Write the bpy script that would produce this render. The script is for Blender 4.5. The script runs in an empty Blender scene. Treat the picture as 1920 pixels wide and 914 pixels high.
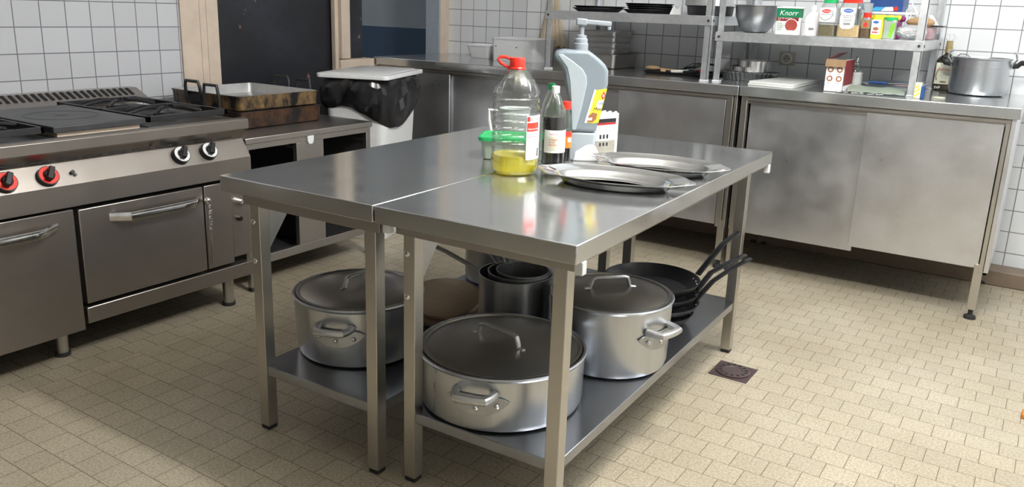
import bpy, bmesh, math, random
from mathutils import Vector, Matrix
random.seed(4)
PI = math.pi
S = bpy.context.scene
COL = S.collection
# ------------------------------------------------------------------ camera
def look(yaw, pitch, roll):
    y, p, r = [math.radians(a) for a in (yaw, pitch, roll)]
    fwd = Vector((math.sin(y)*math.cos(p), math.cos(y)*math.cos(p), -math.sin(p)))
    right = Vector((math.cos(y), -math.sin(y), 0)); up = right.cross(fwd)
    r2 = right*math.cos(r)+up*math.sin(r); u2 = -right*math.sin(r)+up*math.cos(r)
    return Matrix(((r2.x, u2.x, -fwd.x), (r2.y, u2.y, -fwd.y), (r2.z, u2.z, -fwd.z)))
cd = bpy.data.cameras.new('camera'); cam = bpy.data.objects.new('camera', cd); COL.objects.link(cam)
cd.sensor_width = 36; cd.sensor_fit = 'HORIZONTAL'; cd.lens = 1534.186/1920*36
cd.shift_x = .00025; cd.shift_y = -.0171; cd.clip_start = .05
cam.matrix_world = Matrix.Translation((0, 0, 1.3021)) @ look(-32.9166, 15.0096, 1.9404).to_4x4()
S.camera = cam
# ------------------------------------------------------------------ light
w = bpy.data.worlds.new('world'); S.world = w; w.use_nodes = True
w.node_tree.nodes['Background'].inputs[0].default_value = (.75, .85, 1, 1)
w.node_tree.nodes['Background'].inputs[1].default_value = .25
def area(name, loc, sx, sy, power, col=(1, 1, 1), rot=(0, 0, 0)):
    l = bpy.data.lights.new(name, 'AREA'); l.shape = 'RECTANGLE'; l.size = sx; l.size_y = sy; l.energy = power; l.color = col
    o = bpy.data.objects.new(name, l); COL.objects.link(o); o.location = loc; o.rotation_euler = rot; return o
def bulb(name, loc, power, col, size=.06):
    l = bpy.data.lights.new(name, 'POINT'); l.energy = power; l.color = col; l.shadow_soft_size = size
    o = bpy.data.objects.new(name, l); COL.objects.link(o); o.location = loc; return o
for dx in (-.2, 0, .2): bulb('ceiling_tube_lamp', (-.36+dx, 2.0, 2.42), 43, (1, .985, .95))
for dx in (-.45, -.15, .15, .45): bulb('ceiling_tube_lamp', (.55+dx, 3.05, 2.45), 15, (.95, .98, 1))
area('next_room_light', (-5.2, 3.6, 2.3), 1.2, 1.0, 11, (.9, .95, 1))
S.view_settings.view_transform = 'Standard'; S.view_settings.look = 'None'
S.view_settings.gamma = 1; S.view_settings.exposure = .42
S.view_settings.use_curve_mapping = False
# ------------------------------------------------------------------ materials
def nm(name):
    m = bpy.data.materials.new(name); m.use_nodes = True
    return m, m.node_tree, m.node_tree.nodes['Principled BSDF']
def N(t, kind, **kw):
    n = t.nodes.new('ShaderNode'+kind)
    for k, v in kw.items(): setattr(n, k, v)
    return n
def noise(t, scale, vec=None, detail=3, mapscale=None, rough=.55):
    tc = N(t, 'TexCoord'); mp = N(t, 'Mapping'); t.links.new(tc.outputs['Object'], mp.inputs[0])
    if mapscale: mp.inputs['Scale'].default_value = mapscale
    n = N(t, 'TexNoise'); n.inputs['Scale'].default_value = scale; n.inputs['Detail'].default_value = detail
    n.inputs['Roughness'].default_value = rough
    t.links.new(mp.outputs[0], n.inputs[0]); return n
def ramp(t, fac, a, b, p0=.3, p1=.7):
    r = N(t, 'ValToRGB'); r.color_ramp.elements[0].position = p0; r.color_ramp.elements[1].position = p1
    r.color_ramp.elements[0].color = a if len(a) == 4 else (*a, 1); r.color_ramp.elements[1].color = b if len(b) == 4 else (*b, 1)
    t.links.new(fac, r.inputs[0]); return r
def bump(t, b, h, strength=.2, dist=.001):
    bp = N(t, 'Bump'); bp.inputs['Strength'].default_value = strength; bp.inputs['Distance'].default_value = dist
    t.links.new(h, bp.inputs['Height']); t.links.new(bp.outputs[0], b.inputs['Normal'])
def plain(name, col, rough=.5, metal=0, spec=None, vary=.12, sc=30, bmp=.05):
    m, t, b = nm(name)
    n = noise(t, sc)
    c0 = tuple(c*(1-vary) for c in col); c1 = tuple(min(1, c*(1+vary)) for c in col)
    t.links.new(ramp(t, n.outputs['Fac'], c0, c1).outputs[0], b.inputs['Base Color'])
    b.inputs['Roughness'].default_value = rough; b.inputs['Metallic'].default_value = metal
    if spec is not None: b.inputs['Specular IOR Level'].default_value = spec
    if bmp: bump(t, b, n.outputs['Fac'], bmp)
    return m
def brushed(name, col, r0=.2, r1=.4, stretch=(1, 30, 30), sc=6, cvar=.1, smudge=.5, bmp=.03, met=.86):
    m, t, b = nm(name)
    fine = noise(t, sc, mapscale=stretch, detail=4)
    big = noise(t, 3.5, detail=5, rough=.65)
    mx = N(t, 'Mix', data_type='FLOAT'); mx.inputs[0].default_value = smudge
    t.links.new(fine.outputs['Fac'], mx.inputs[2]); t.links.new(big.outputs['Fac'], mx.inputs[3])
    rr = N(t, 'MapRange'); rr.inputs[1].default_value = .3; rr.inputs[2].default_value = .7
    rr.inputs[3].default_value = r0; rr.inputs[4].default_value = r1
    t.links.new(mx.outputs[0], rr.inputs[0]); t.links.new(rr.outputs[0], b.inputs['Roughness'])
    c0 = tuple(c*(1-cvar) for c in col); c1 = tuple(min(1, c*(1+cvar)) for c in col)
    t.links.new(ramp(t, mx.outputs[0], c0, c1).outputs[0], b.inputs['Base Color'])
    b.inputs['Metallic'].default_value = met
    return m
def tiles(name, axis, u0, v0, tw, th, col, grout, mortar=.002, offset=0, rough=.18, speck=None, blotch=.04):
    m, t, b = nm(name)
    tc = N(t, 'TexCoord'); sp = N(t, 'SeparateXYZ'); t.links.new(tc.outputs['Object'], sp.inputs[0])
    cb = N(t, 'CombineXYZ')
    for i, (ax, o) in enumerate(zip(axis, (u0, v0))):
        a = N(t, 'Math', operation='SUBTRACT'); a.inputs[1].default_value = o
        t.links.new(sp.outputs[ax], a.inputs[0]); t.links.new(a.outputs[0], cb.inputs[i])
    br = N(t, 'TexBrick'); br.offset = offset; br.offset_frequency = 2; br.squash = 1
    t.links.new(cb.outputs[0], br.inputs[0])
    br.inputs['Scale'].default_value = 1; br.inputs['Brick Width'].default_value = tw; br.inputs['Row Height'].default_value = th
    br.inputs['Mortar Size'].default_value = mortar; br.inputs['Mortar Smooth'].default_value = .3; br.inputs['Bias'].default_value = 0
    br.inputs['Color1'].default_value = (*[c*(1-blotch) for c in col], 1); br.inputs['Color2'].default_value = (*[min(1, c*(1+blotch)) for c in col], 1)
    br.inputs['Mortar'].default_value = (*grout, 1)
    src = br.outputs['Color']
    if speck:
        n = noise(t, 130, detail=4, rough=.8); r = ramp(t, n.outputs['Fac'], speck[0], speck[1], .38, .60)
        n2 = noise(t, 2.2, detail=4); r2 = ramp(t, n2.outputs['Fac'], (.86, .84, .80), (1.0, 1.0, 1.0), .35, .65)
        mm = N(t, 'Mix', data_type='RGBA', blend_type='MULTIPLY'); mm.inputs[0].default_value = 1
        t.links.new(src, mm.inputs[6]); t.links.new(r.outputs[0], mm.inputs[7])
        m2 = N(t, 'Mix', data_type='RGBA', blend_type='MULTIPLY'); m2.inputs[0].default_value = 1
        t.links.new(mm.outputs[2], m2.inputs[6]); t.links.new(r2.outputs[0], m2.inputs[7]); src = m2.outputs[2]
    t.links.new(src, b.inputs['Base Color'])
    rg = N(t, 'MapRange'); rg.inputs[3].default_value = rough; rg.inputs[4].default_value = .8
    t.links.new(br.outputs['Fac'], rg.inputs[0]); t.links.new(rg.outputs[0], b.inputs['Roughness'])
    inv = N(t, 'Math', operation='SUBTRACT'); inv.inputs[0].default_value = 1; t.links.new(br.outputs['Fac'], inv.inputs[1])
    bump(t, b, inv.outputs[0], .5, .0015)
    return m
def clear(name, tint=(.96, .975, .96), base=.10, refl=.75, rough=.04):
    m, t, b = nm(name); t.nodes.remove(b)
    out = t.nodes['Material Output']; tr = N(t, 'BsdfTransparent'); tr.inputs[0].default_value = (*tint, 1)
    gl = N(t, 'BsdfGlossy'); gl.inputs['Roughness'].default_value = rough
    n = noise(t, 25, detail=2); bp = N(t, 'Bump'); bp.inputs['Strength'].default_value = .35; bp.inputs['Distance'].default_value = .004
    t.links.new(n.outputs['Fac'], bp.inputs['Height']); t.links.new(bp.outputs[0], gl.inputs['Normal'])
    lw = N(t, 'LayerWeight'); lw.inputs[0].default_value = .25; mr = N(t, 'MapRange'); mr.inputs[3].default_value = base; mr.inputs[4].default_value = refl
    t.links.new(lw.outputs['Facing'], mr.inputs[0])
    mx = N(t, 'MixShader'); t.links.new(mr.outputs[0], mx.inputs[0]); t.links.new(tr.outputs[0], mx.inputs[1]); t.links.new(gl.outputs[0], mx.inputs[2])
    t.links.new(mx.outputs[0], out.inputs[0]); return m
def liquid(name, col, ior=1.4):
    m, t, b = nm(name)
    b.inputs['Base Color'].default_value = (*col, 1); b.inputs['Transmission Weight'].default_value = .6
    b.inputs['Roughness'].default_value = .05; b.inputs['IOR'].default_value = ior; return m
M = dict(
    steel_top=brushed('brushed_steel_worktop', (.56, .57, .57), .09, .20, (3, 3, 3), 4, .06, .5, 0, .86),
    steel=brushed('brushed_steel', (.45, .43, .41), .28, .36, (8, 2, 8), 5, .04, .8, 0, .95),
    steel_v=brushed('brushed_steel_doors', (.66, .67, .70), .24, .42, (3, 3, 3), 3, .12, .6, .02, .94),
    steel_range=brushed('range_steel', (.38, .345, .315), .30, .37, (12, 2, 12), 4, .04, .8, .02, .96),
    steel_leg=brushed('leg_steel', (.52, .50, .46), .29, .35, (8, 8, 2), 5, .04, .8, 0, .95),
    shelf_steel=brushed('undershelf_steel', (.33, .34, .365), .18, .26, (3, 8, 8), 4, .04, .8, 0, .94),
    rack=brushed('galvanised_rack', (.62, .64, .66), .32, .5, (6, 6, 6), 8, .16, .5),
    alu=brushed('brushed_aluminium', (.54, .56, .59), .24, .38, (9, 9, .7), 4, .10, .45, 0, .97),
    alu_lid=brushed('worn_aluminium_lid', (.40, .385, .37), .29, .34, (1, 1, 1), 3, .12, .2, 0, .97),
    lid_brown=brushed('brown_tarnished_lid', (.44, .34, .25), .3, .45, (2, 2, 30), 4, .2, .7, 0, .8),
    alu_dark=brushed('dull_aluminium', (.40, .41, .42), .26, .45, (9, 9, .7), 5, .2, .5, 0, .96),
    alu_inner=brushed('grey_pan_inside', (.55, .55, .55), .3, .5, (6, 6, 6), 5, .12),
    cast=brushed('cast_handle_metal', (.55, .55, .55), .28, .45, (8, 8, 8), 14, .15),
    polish=brushed('polished_platter', (.86, .86, .86), .10, .22, (3, 3, 3), 4, .05, .5, .02, 1),
    chrome=plain('chrome', (.75, .75, .75), .12, 1, bmp=0),
    iron=plain('black_iron', (.018, .018, .02), .42, 0, .4, .4, 14, .3),
    hot=plain('hotplate_iron', (.045, .045, .05), .42, .3, .5, .35, 7, .15),
    black=plain('black_plastic', (.012, .012, .014), .3, 0, .5, .2),
    nonstick=plain('nonstick_black', (.012, .012, .015), .38, 0, .5, .3, 12, .1),
    dark=plain('dark_void', (.01, .01, .011), .8),
    foot=plain('rubber_foot', (.02, .02, .02), .7),
    red=plain('red_plastic', (.78, .035, .02), .32, vary=.05),
    green=plain('green_plastic', (.02, .42, .13), .35, vary=.06),
    white=plain('white_plastic', (.74, .75, .76), .38, vary=.03),
    paper=plain('white_paper', (.80, .80, .80), .6, vary=.03),
    grey_blue=plain('grey_blue_plastic', (.20, .24, .27), .38, vary=.04, sc=4),
    pale_blue=plain('pale_blue_plastic', (.35, .40, .43), .4, vary=.03),
    pump=plain('pump_grey_plastic', (.27, .30, .33), .35, vary=.04),
    yellow=plain('yellow_label', (.85, .72, .04), .5, vary=.04),
    cream=plain('cream_paint', (.60, .50, .40), .5, vary=.06, sc=9),
    wood=plain('painted_wood', (.58, .48, .39), .55, vary=.07, sc=12),
    blackpaint=plain('black_painted_panel', (.013, .014, .018), .35, vary=.4, sc=5, bmp=.1),
    ceil=plain('ceiling_white', (.66, .66, .65), .7, vary=.02), darkwall=plain('dark_wall_for_reflections', (.13, .115, .105), .6, vary=.04),  # last one: dark tone for unseen walls, added to darken the steel reflections
    plinth=plain('brown_plinth_tile', (.20, .15, .105), .5, vary=.12, sc=12),
    lightgrey=plain('light_grey_paint', (.42, .47, .52), .6, vary=.03, sc=3),
    bluewall=plain('blue_wall_paint', (.075, .12, .19), .6, vary=.05, sc=3),
    reveal=plain('grey_reveal_paint', (.30, .34, .38), .5, vary=.05),
    drain=plain('brown_drain_iron', (.075, .05, .05), .45, .2, vary=.2, sc=60),
    text=plain('dark_ink', (.03, .03, .035), .6), textred=plain('red_ink', (.6, .03, .03), .5), textwhite=plain('white_ink', (.85, .85, .85), .5),
    textgrey=plain('grey_ink', (.35, .35, .37), .6), textblue=plain('blue_ink', (.02, .12, .45), .5),
    brown=plain('cardboard_brown', (.27, .17, .09), .8, vary=.1), maroon=plain('maroon_print', (.22, .02, .025), .5), soup=plain('tomato_soup_print', (.36, .06, .045), .5),
    kgreen=plain('green_print', (.0, .20, .075), .45), lime=plain('lime_green_print', (.20, .52, .03), .5), herb=plain('dried_herbs', (.20, .17, .10), .9, vary=.35, sc=160),
    semolina=plain('beige_powder', (.62, .45, .24), .9, vary=.12, sc=160), spice=plain('brown_spice', (.16, .10, .055), .9, vary=.35, sc=160),
    gold=plain('gold_cap', (.45, .36, .17), .35, .6), bread=plain('brown_bread_crust', (.42, .26, .13), .8, vary=.2, sc=14),
    bluepack=plain('blue_pack', (.02, .07, .25), .35), cyan=plain('cyan_print', (.05, .38, .70), .4), purple=plain('purple_plastic', (.20, .02, .16), .4),
    darkwine=plain('dark_vinegar', (.010, .007, .009), .12, 0, .6, .1), orange=plain('orange_plastic', (.8, .2, .02), .4),
    bglass=plain('dark_bottle_glass', (.035, .032, .018), .08, 0, .7, .2), labelcream=plain('cream_label', (.62, .62, .50), .6, vary=.03),
    steak=plain('sausage_print', (.36, .14, .06), .5), beige=plain('beige_cloth', (.50, .42, .31), .85, vary=.1, sc=14),
    woodspoon=plain('wooden_utensil', (.48, .33, .19), .6), sack=plain('white_sack', (.74, .70, .72), .6, vary=.05, sc=20),
    frost=plain('frosted_white_plastic', (.62, .66, .66), .45, vary=.04), board=plain('white_cutting_board', (.72, .73, .70), .45, vary=.03),
    sage=plain('sage_green_film', (.36, .42, .34), .35, vary=.1), pink=plain('pink_plastic', (.50, .33, .36), .4), outlet=plain('ivory_socket', (.48, .45, .38), .45),
    bag=plain('bin_bag_film', (.010, .010, .012), .22, 0, .6, .2, 10, .2),
    glass=clear('clear_plastic'), gglass=clear('greenish_clear_plastic', (.93, .97, .91), .10, .7), film=clear('thin_clear_film', (.97, .97, .97), .10, .5, .08),
    oil=liquid('yellow_oil', (1.0, .88, .10), 1.2),
)
# stained pan sides
def stained(name, base, stain, zc):
    m, t, b = nm(name)
    n = noise(t, 5, detail=5, rough=.6, mapscale=(1.6, 1.6, 1)); r = ramp(t, n.outputs['Fac'], base, stain, .44, .56)
    n2 = noise(t, 70, detail=3); mm = N(t, 'Mix', data_type='RGBA', blend_type='MULTIPLY'); mm.inputs[0].default_value = .6
    t.links.new(r.outputs[0], mm.inputs[6]); t.links.new(ramp(t, n2.outputs['Fac'], (.4, .4, .4), (1, 1, 1)).outputs[0], mm.inputs[7])
    t.links.new(mm.outputs[2], b.inputs['Base Color']); b.inputs['Roughness'].default_value = .4; b.inputs['Metallic'].default_value = .3; return m
M['stain1'] = stained('burnt_brown_pan', (.014, .012, .012), (.10, .045, .022), 0)
M['stain2'] = stained('burnt_ochre_pan', (.014, .013, .013), (.26, .165, .075), 0)
def foilmat():
    m, t, b = nm('crumpled_foil'); b.inputs['Metallic'].default_value = 1; b.inputs['Roughness'].default_value = .16
    b.inputs['Base Color'].default_value = (.93, .93, .95, 1); n = noise(t, 60, detail=4, rough=.7); bump(t, b, n.outputs['Fac'], 1, .012); return m
M['foil'] = foilmat()
def chip(name):
    m, t, b = nm(name)
    n = noise(t, 2.6, detail=6, rough=.7); n2 = noise(t, 9, detail=5, rough=.75)
    r = ramp(t, n2.outputs['Fac'], (.012, .013, .017), (.20, .12, .085), .655, .68)
    r2 = ramp(t, n.outputs['Fac'], (1, 1, 1), (2.2, 2.3, 2.5), .45, .75)
    mm = N(t, 'Mix', data_type='RGBA', blend_type='MULTIPLY'); mm.inputs[0].default_value = 1
    t.links.new(r.outputs[0], mm.inputs[6]); t.links.new(r2.outputs[0], mm.inputs[7]); t.links.new(mm.outputs[2], b.inputs['Base Color'])
    b.inputs['Roughness'].default_value = .4; return m
M['blackdoor'] = chip('scuffed_black_paint')
# ------------------------------------------------------------------ mesh tools
class MB:
    def __init__(s): s.bm = bmesh.new(); s.M = Matrix.Identity(4)
    def v(s, *p): return s.bm.verts.new(s.M @ Vector(p))
    def face(s, vs):
        try: return s.bm.faces.new(vs)
        except ValueError: return None
    def box(s, x0, x1, y0, y1, z0, z1):
        a = [s.v(x, y, z) for z in (z0, z1) for x, y in ((x0, y0), (x1, y0), (x1, y1), (x0, y1))]
        for f in ((3, 2, 1, 0), (4, 5, 6, 7), (0, 1, 5, 4), (1, 2, 6, 5), (2, 3, 7, 6), (3, 0, 4, 7)): s.face([a[i] for i in f])
        return s
    def rings(s, R, close=True, cap0=True, cap1=True, loop=False):
        V = [[s.v(*p) for p in r] for r in R]; n = len(V[0])
        prs = list(zip(V, V[1:]))+([(V[-1], V[0])] if loop else [])
        for A, B in prs:
            for i in range(n if close else n-1):
                j = (i+1) % n; s.face([A[i], A[j], B[j], B[i]])
        if cap0 and not loop: s.face(V[0][::-1])
        if cap1 and not loop: s.face(V[-1])
        return s
    def lathe(s, prof, c=(0, 0), seg=48, cap0=True, cap1=True, sx=1, sy=1, fl=None, loop=False):
        R = []
        for r, z in prof:
            R.append([(c[0]+r*sx*(fl(2*PI*i/seg) if fl else 1)*math.cos(2*PI*i/seg), c[1]+r*sy*(fl(2*PI*i/seg) if fl else 1)*math.sin(2*PI*i/seg), z) for i in range(seg)])
        return s.rings(R, True, cap0, cap1, loop)
    def cyl(s, p0, p1, r0, r1=None, seg=20):
        return s.tube([p0, p1], r0, seg, r1=r1)
    def tube(s, pts, r, seg=12, flat=1, closed=False, r1=None, up=None):
        P = [Vector(p) for p in pts]; n = len(P); R = []
        prev = None
        for i, p in enumerate(P):
            a = P[(i-1) % n] if (closed or i > 0) else p; b = P[(i+1) % n] if (closed or i < n-1) else p
            d = (b-a).normalized()
            if prev is None:
                ref = Vector(up) if up else (Vector((0, 0, 1)) if abs(d.z) < .9 else Vector((1, 0, 0)))
                u = (ref-d*ref.dot(d)).normalized()
            else:
                u = prev-d*prev.dot(d); u = u.normalized() if u.length > 1e-6 else prev
            prev = u; q = d.cross(u)
            rr = r if r1 is None else r+(r1-r)*i/(n-1)
            R.append([tuple(p+u*(rr*flat*math.cos(2*PI*k/seg))+q*(rr*math.sin(2*PI*k/seg))) for k in range(seg)])
        return s.rings(R, loop=closed)
    def prism(s, poly, a, b, plane='xy'):
        def P(u, v, h): return (u, v, h) if plane == 'xy' else (u, h, v) if plane == 'xz' else (h, u, v)
        A = [s.v(*P(u, v, a)) for u, v in poly]; B = [s.v(*P(u, v, b)) for u, v in poly]; n = len(poly)
        s.face(A[::-1]); s.face(B)
        for i in range(n): s.face([A[i], A[(i+1) % n], B[(i+1) % n], B[i]])
        return s
    def rrect(s, x0, x1, y0, y1, r, prof, seg=6, cap0=True, cap1=True):
        """rounded-rectangle loops; prof = [(inset, z)...]"""
        R = []
        for ins, z in prof:
            a0, a1, b0, b1 = x0+ins, x1-ins, y0+ins, y1-ins; q = max(.0005, r-ins*.5); L = []
            for cx, cy, t0 in ((a1-q, b1-q, 0), (a0+q, b1-q, PI/2), (a0+q, b0+q, PI), (a1-q, b0+q, 1.5*PI)):
                for k in range(seg+1):
                    t = t0+PI/2*k/seg; L.append((cx+q*math.cos(t), cy+q*math.sin(t), z))
            R.append(L)
        return s.rings(R, True, cap0, cap1)
    def sphere(s, c, r, sx=1, sy=1, sz=1, seg=24, rg=12, nz=None):
        R = []
        for j in range(1, rg):
            t = -PI/2+PI*j/rg
            R.append([(c[0]+r*sx*math.cos(t)*math.cos(2*PI*i/seg)*(1 if not nz else nz()), c[1]+r*sy*math.cos(t)*math.sin(2*PI*i/seg)*(1 if not nz else nz()), c[2]+r*sz*math.sin(t)) for i in range(seg)])
        return s.rings(R)
    def patch(s, c, r, a0, a1, z0, z1, n=14):
        """curved label wrapped on a cylinder"""
        R = []
        for i in range(n+1):
            a = math.radians(a0+(a1-a0)*i/n); ca, sa = math.cos(a), math.sin(a)
            R.append([(c[0]+r*ca, c[1]+r*sa, z0), (c[0]+r*ca, c[1]+r*sa, z1), (c[0]+(r-.0006)*ca, c[1]+(r-.0006)*sa, z1), (c[0]+(r-.0006)*ca, c[1]+(r-.0006)*sa, z0)])
        return s.rings(R)
W = {}
def obj(name, mb, mat, parent=None, bevel=0, ang=28, world=True, segs=2):
    """link the shapes in mb as ONE mesh; world coordinates are turned into the parent's own frame"""
    bm = mb.bm; bmesh.ops.recalc_face_normals(bm, faces=bm.faces[:])
    me = bpy.data.meshes.new(name)
    if parent is not None and world: bm.transform(W[parent.name].inverted())
    bm.to_mesh(me); bm.free()
    me.polygons.foreach_set('use_smooth', [True]*len(me.polygons)); me.set_sharp_from_angle(angle=math.radians(ang))
    me.materials.append(M[mat] if isinstance(mat, str) else mat)
    o = bpy.data.objects.new(name, me); COL.objects.link(o)
    if parent is not None: o.parent = parent; W[o.name] = W[parent.name].copy()
    else: W[o.name] = Matrix.Identity(4)
    if bevel:
        b = o.modifiers.new('bevel', 'BEVEL'); b.width = bevel; b.segments = segs; b.limit_method = 'ANGLE'; b.angle_limit = math.radians(40)
    return o
def thing(name, label, cat, loc, rz=0, group=None):
    o = bpy.data.objects.new(name, None); COL.objects.link(o); o.empty_display_size = .05
    o.location = loc; o.rotation_euler = (0, 0, rz); W[o.name] = Matrix.Translation(loc) @ Matrix.Rotation(rz, 4, 'Z')
    return tag(o, label, cat, group)
def tag(o, label, cat, group=None):
    o['label'] = label; o['category'] = cat
    if group: o['group'] = group
    return o
def struct(name, mb, mat, bevel=0):
    o = obj(name, mb, mat, None, bevel); o['kind'] = 'structure'; return o
def plab(o, s): o['label'] = s; return o
def lettering(s, size, origin, u, v, mat, parent, depth=.0004, align='LEFT', shear=0, name='lettering', cyl=None):
    """raised printed text lying in the plane (u, v) at origin; cyl=(cx, cy, r) wraps it round a cylinder"""
    cu = bpy.data.curves.new('t', 'FONT'); cu.body = s; cu.size = size; cu.align_x = align; cu.extrude = 0; cu.shear = shear; cu.resolution_u = 3
    to = bpy.data.objects.new('t', cu); COL.objects.link(to)
    dg = bpy.context.evaluated_depsgraph_get(); me = bpy.data.meshes.new_from_object(to.evaluated_get(dg))
    bpy.data.objects.remove(to); bpy.data.curves.remove(cu)
    mb = MB(); mb.bm.from_mesh(me); bpy.data.meshes.remove(me)
    if cyl:
        cx, cy, r, a = cyl
        for q in mb.bm.verts:
            t = math.radians(a)+q.co.x/r; z = origin[2]+q.co.y; q.co = Vector((cx+(r+.0006)*math.cos(t), cy+(r+.0006)*math.sin(t), z))
    else:
        u = Vector(u).normalized(); v = Vector(v).normalized(); n = u.cross(v)
        for q in mb.bm.verts: q.co = Vector(origin)+u*q.co.x+v*q.co.y+n*depth
    return obj(name, mb, mat, parent)
# ------------------------------------------------------------------ the room
WT = dict(mortar=.0026, rough=.16)
XL, YW, CZ = -3.739, 4.844, 2.75
M['tileL'] = tiles('wall_tiles_left_dimmed', ('Y', 'Z'), 1.8276-.0012, .8074+.0012, .1134, .1134, (.53, .54, .57), (.17, .17, .19), **WT)  # same tile as the back wall, dimmer light here put into its colour
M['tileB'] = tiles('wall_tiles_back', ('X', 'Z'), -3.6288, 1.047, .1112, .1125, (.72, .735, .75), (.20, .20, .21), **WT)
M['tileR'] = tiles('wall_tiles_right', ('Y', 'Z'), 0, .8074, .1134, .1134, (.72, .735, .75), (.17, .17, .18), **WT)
M['floor'] = tiles('floor_tiles', ('X', 'Y'), -.7645, 3.142, .0955, .0945, (.46, .41, .315), (.16, .125, .085), mortar=.0012, offset=.5, rough=.45, speck=((.66, .64, .60), (1.12, 1.12, 1.12)), blotch=.05)
M['floor2'] = tiles('floor_tiles_cooker_side', ('Y', 'X'), 1.412, -2.707, .1, .1, (.44, .39, .30), (.12, .095, .065), mortar=.0014, offset=.5, rough=.5, speck=((.66, .64, .60), (1.1, 1.1, 1.1)), blotch=.05)
struct('floor', MB().box(-2.707, 2.2, -2.2, YW, -.05, 0), 'floor')
struct('floor_cooker_strip', MB().box(XL, -2.707, -2.2, YW, -.05, 0), 'floor2')
struct('ceiling', MB().box(XL, 2.2, -2.2, YW, CZ, CZ+.05), 'ceil')
struct('wall_back', MB().box(XL-.01, 2.2, YW, YW+.12, 0, CZ), 'tileB')
struct('wall_right', MB().box(2.2, 2.3, -2.2, YW, 0, CZ), 'tileR')
struct('wall_front', MB().box(-1.7, 2.2, -2.3, -2.2, 0, CZ), 'ceil')
struct('wall_front_dark_part', MB().box(XL, -1.7, -2.3, -2.2, 0, CZ), 'darkwall')  # unseen solid wall part, made dark so the steel reflects dark
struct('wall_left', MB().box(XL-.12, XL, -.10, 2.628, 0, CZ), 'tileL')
struct('wall_left_rear', MB().box(XL-.12, XL, -2.2, -.10, 0, CZ), 'darkwall')  # unseen wall length, darkened for the reflections in the table lips
struct('wall_left_below_hatch', MB().box(XL-.12, XL, 3.826, YW, 0, .90), 'wood')
struct('baseboard_back', MB().box(-1.32, 2.2, 4.70, YW, 0, .08), 'plinth', .006)
struct('baseboard_back_far', MB().box(XL, -1.32, 4.70, YW, 0, .08), 'plinth', .006)
# posts and the sliding black panel
t = MB().box(XL-.10, XL+.012, 2.628, 2.70, 0, CZ).box(XL-.10, XL+.004, 2.703, 2.86, 0, CZ)
for i in range(2): t.box(XL-.02, XL+.008, 2.745+i*.04, 2.748+i*.04, 0, CZ)
struct('trim_1', t, 'wood', .003)
struct('door_1', MB().box(XL-.075, XL-.045, 2.80, 3.996, 0, CZ), 'blackdoor', .002)
t = MB().box(XL-.03, XL+.004, 3.706, 3.735, 0, CZ).box(XL-.03, XL+.03, 3.735, 3.80, .955, CZ).box(XL-.03, XL+.015, 3.80, 3.826, .955, CZ)
struct('trim_2', t, 'wood', .003)
struct('trim_3', MB().box(XL-.12, XL+.02, 3.735, 4.035, .86, .950), 'wood', .003)
struct('trim_4', MB().box(XL-.02, XL+.004, 4.745, YW, .90, CZ), 'wood', .002)
struct('trim_5', MB().box(XL-.12, XL-.0, 4.73, 4.745, .90, CZ), 'reveal', .002)
# the room beyond the hatch
struct('wall_next_room', MB().box(-9, XL-.1, 5.6, 5.7, 0, 1.095), 'bluewall')
struct('wall_next_room_upper', MB().box(-9, XL-.1, 5.603, 5.7, 1.095, CZ), 'lightgrey')
struct('floor_next_room', MB().box(-9, XL-.12, -.5, 5.6, -.05, 0), 'plinth')
struct('ceiling_next_room', MB().box(-9, XL-.12, -.5, 5.7, CZ, CZ+.05), 'ceil')
struct('wall_next_room_left', MB().box(-9.1, -9, -.5, 5.7, 0, CZ), 'lightgrey')
struct('wall_next_room_front', MB().box(-9, XL-.12, -.6, -.5, 0, CZ), 'lightgrey')
struct('trim_6', MB().box(XL-.12, XL-.10, YW-.11, 5.6, 0, CZ), 'reveal')
# ------------------------------------------------------------------ worktables
TX, TY, TR = -.8069, 1.5092, math.radians(1.4423)
TW = Matrix.Translation((TX, TY, 0)) @ Matrix.Rotation(TR, 4, 'Z')
H = .805
def worktable(label, x0, x1, lx0, lx1, ly0, ly1, y1=1.597):
    T = thing('work_table', label, 'table', (TX, TY, 0), TR, 'stainless tables pushed together in the middle')
    K = dict(world=False)
    tp = obj('tabletop', MB().box(x0, x1, 0, y1, H-.046, H), 'steel_top', T, .0025, **K)
    a = MB(); w = .038
    a.box(lx0+w, lx1-w, ly0+.002, ly0+.026, H-.088, H-.046).box(lx0+w, lx1-w, ly1-.026, ly1-.002, H-.088, H-.046)
    a.box(lx0+.002, lx0+.026, ly0+w, ly1-w, H-.088, H-.046).box(lx1-.026, lx1-.002, ly0+w, ly1-w, H-.088, H-.046)
    a.box(lx0-.02, lx1+.02, ly0-.006, ly0+.002, H-.084, H-.046)
    obj('apron', a, 'steel', T, .001, **K)
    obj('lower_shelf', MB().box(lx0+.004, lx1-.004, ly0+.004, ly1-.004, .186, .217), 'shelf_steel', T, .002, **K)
    for cx in (lx0, lx1-w):
        for cy in (ly0, ly1-w):
            lg = obj('leg', MB().box(cx, cx+w, cy, cy+w, .014, H-.046), 'steel_leg', T, .002, **K)
            obj('foot', MB().box(cx+.002, cx+w-.002, cy+.002, cy+w-.002, 0, .0145), 'foot', lg, .002, **K)
            if cy == ly0 and cx == lx0:
                for z in (.67, .55): obj('bolt', MB().sphere((cx+.012, cy, z), .009, 1, .45, 1, 14, 8), 'chrome', lg, **K)
    for cx in (lx0+.016,):
        obj('corner_bracket', MB().prism([(ly0+w, H-.05), (ly0+w+.15, H-.05), (ly0+w, .56)], cx, cx+.003, 'yz'), 'alu_inner', T, **K)
    return T
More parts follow.
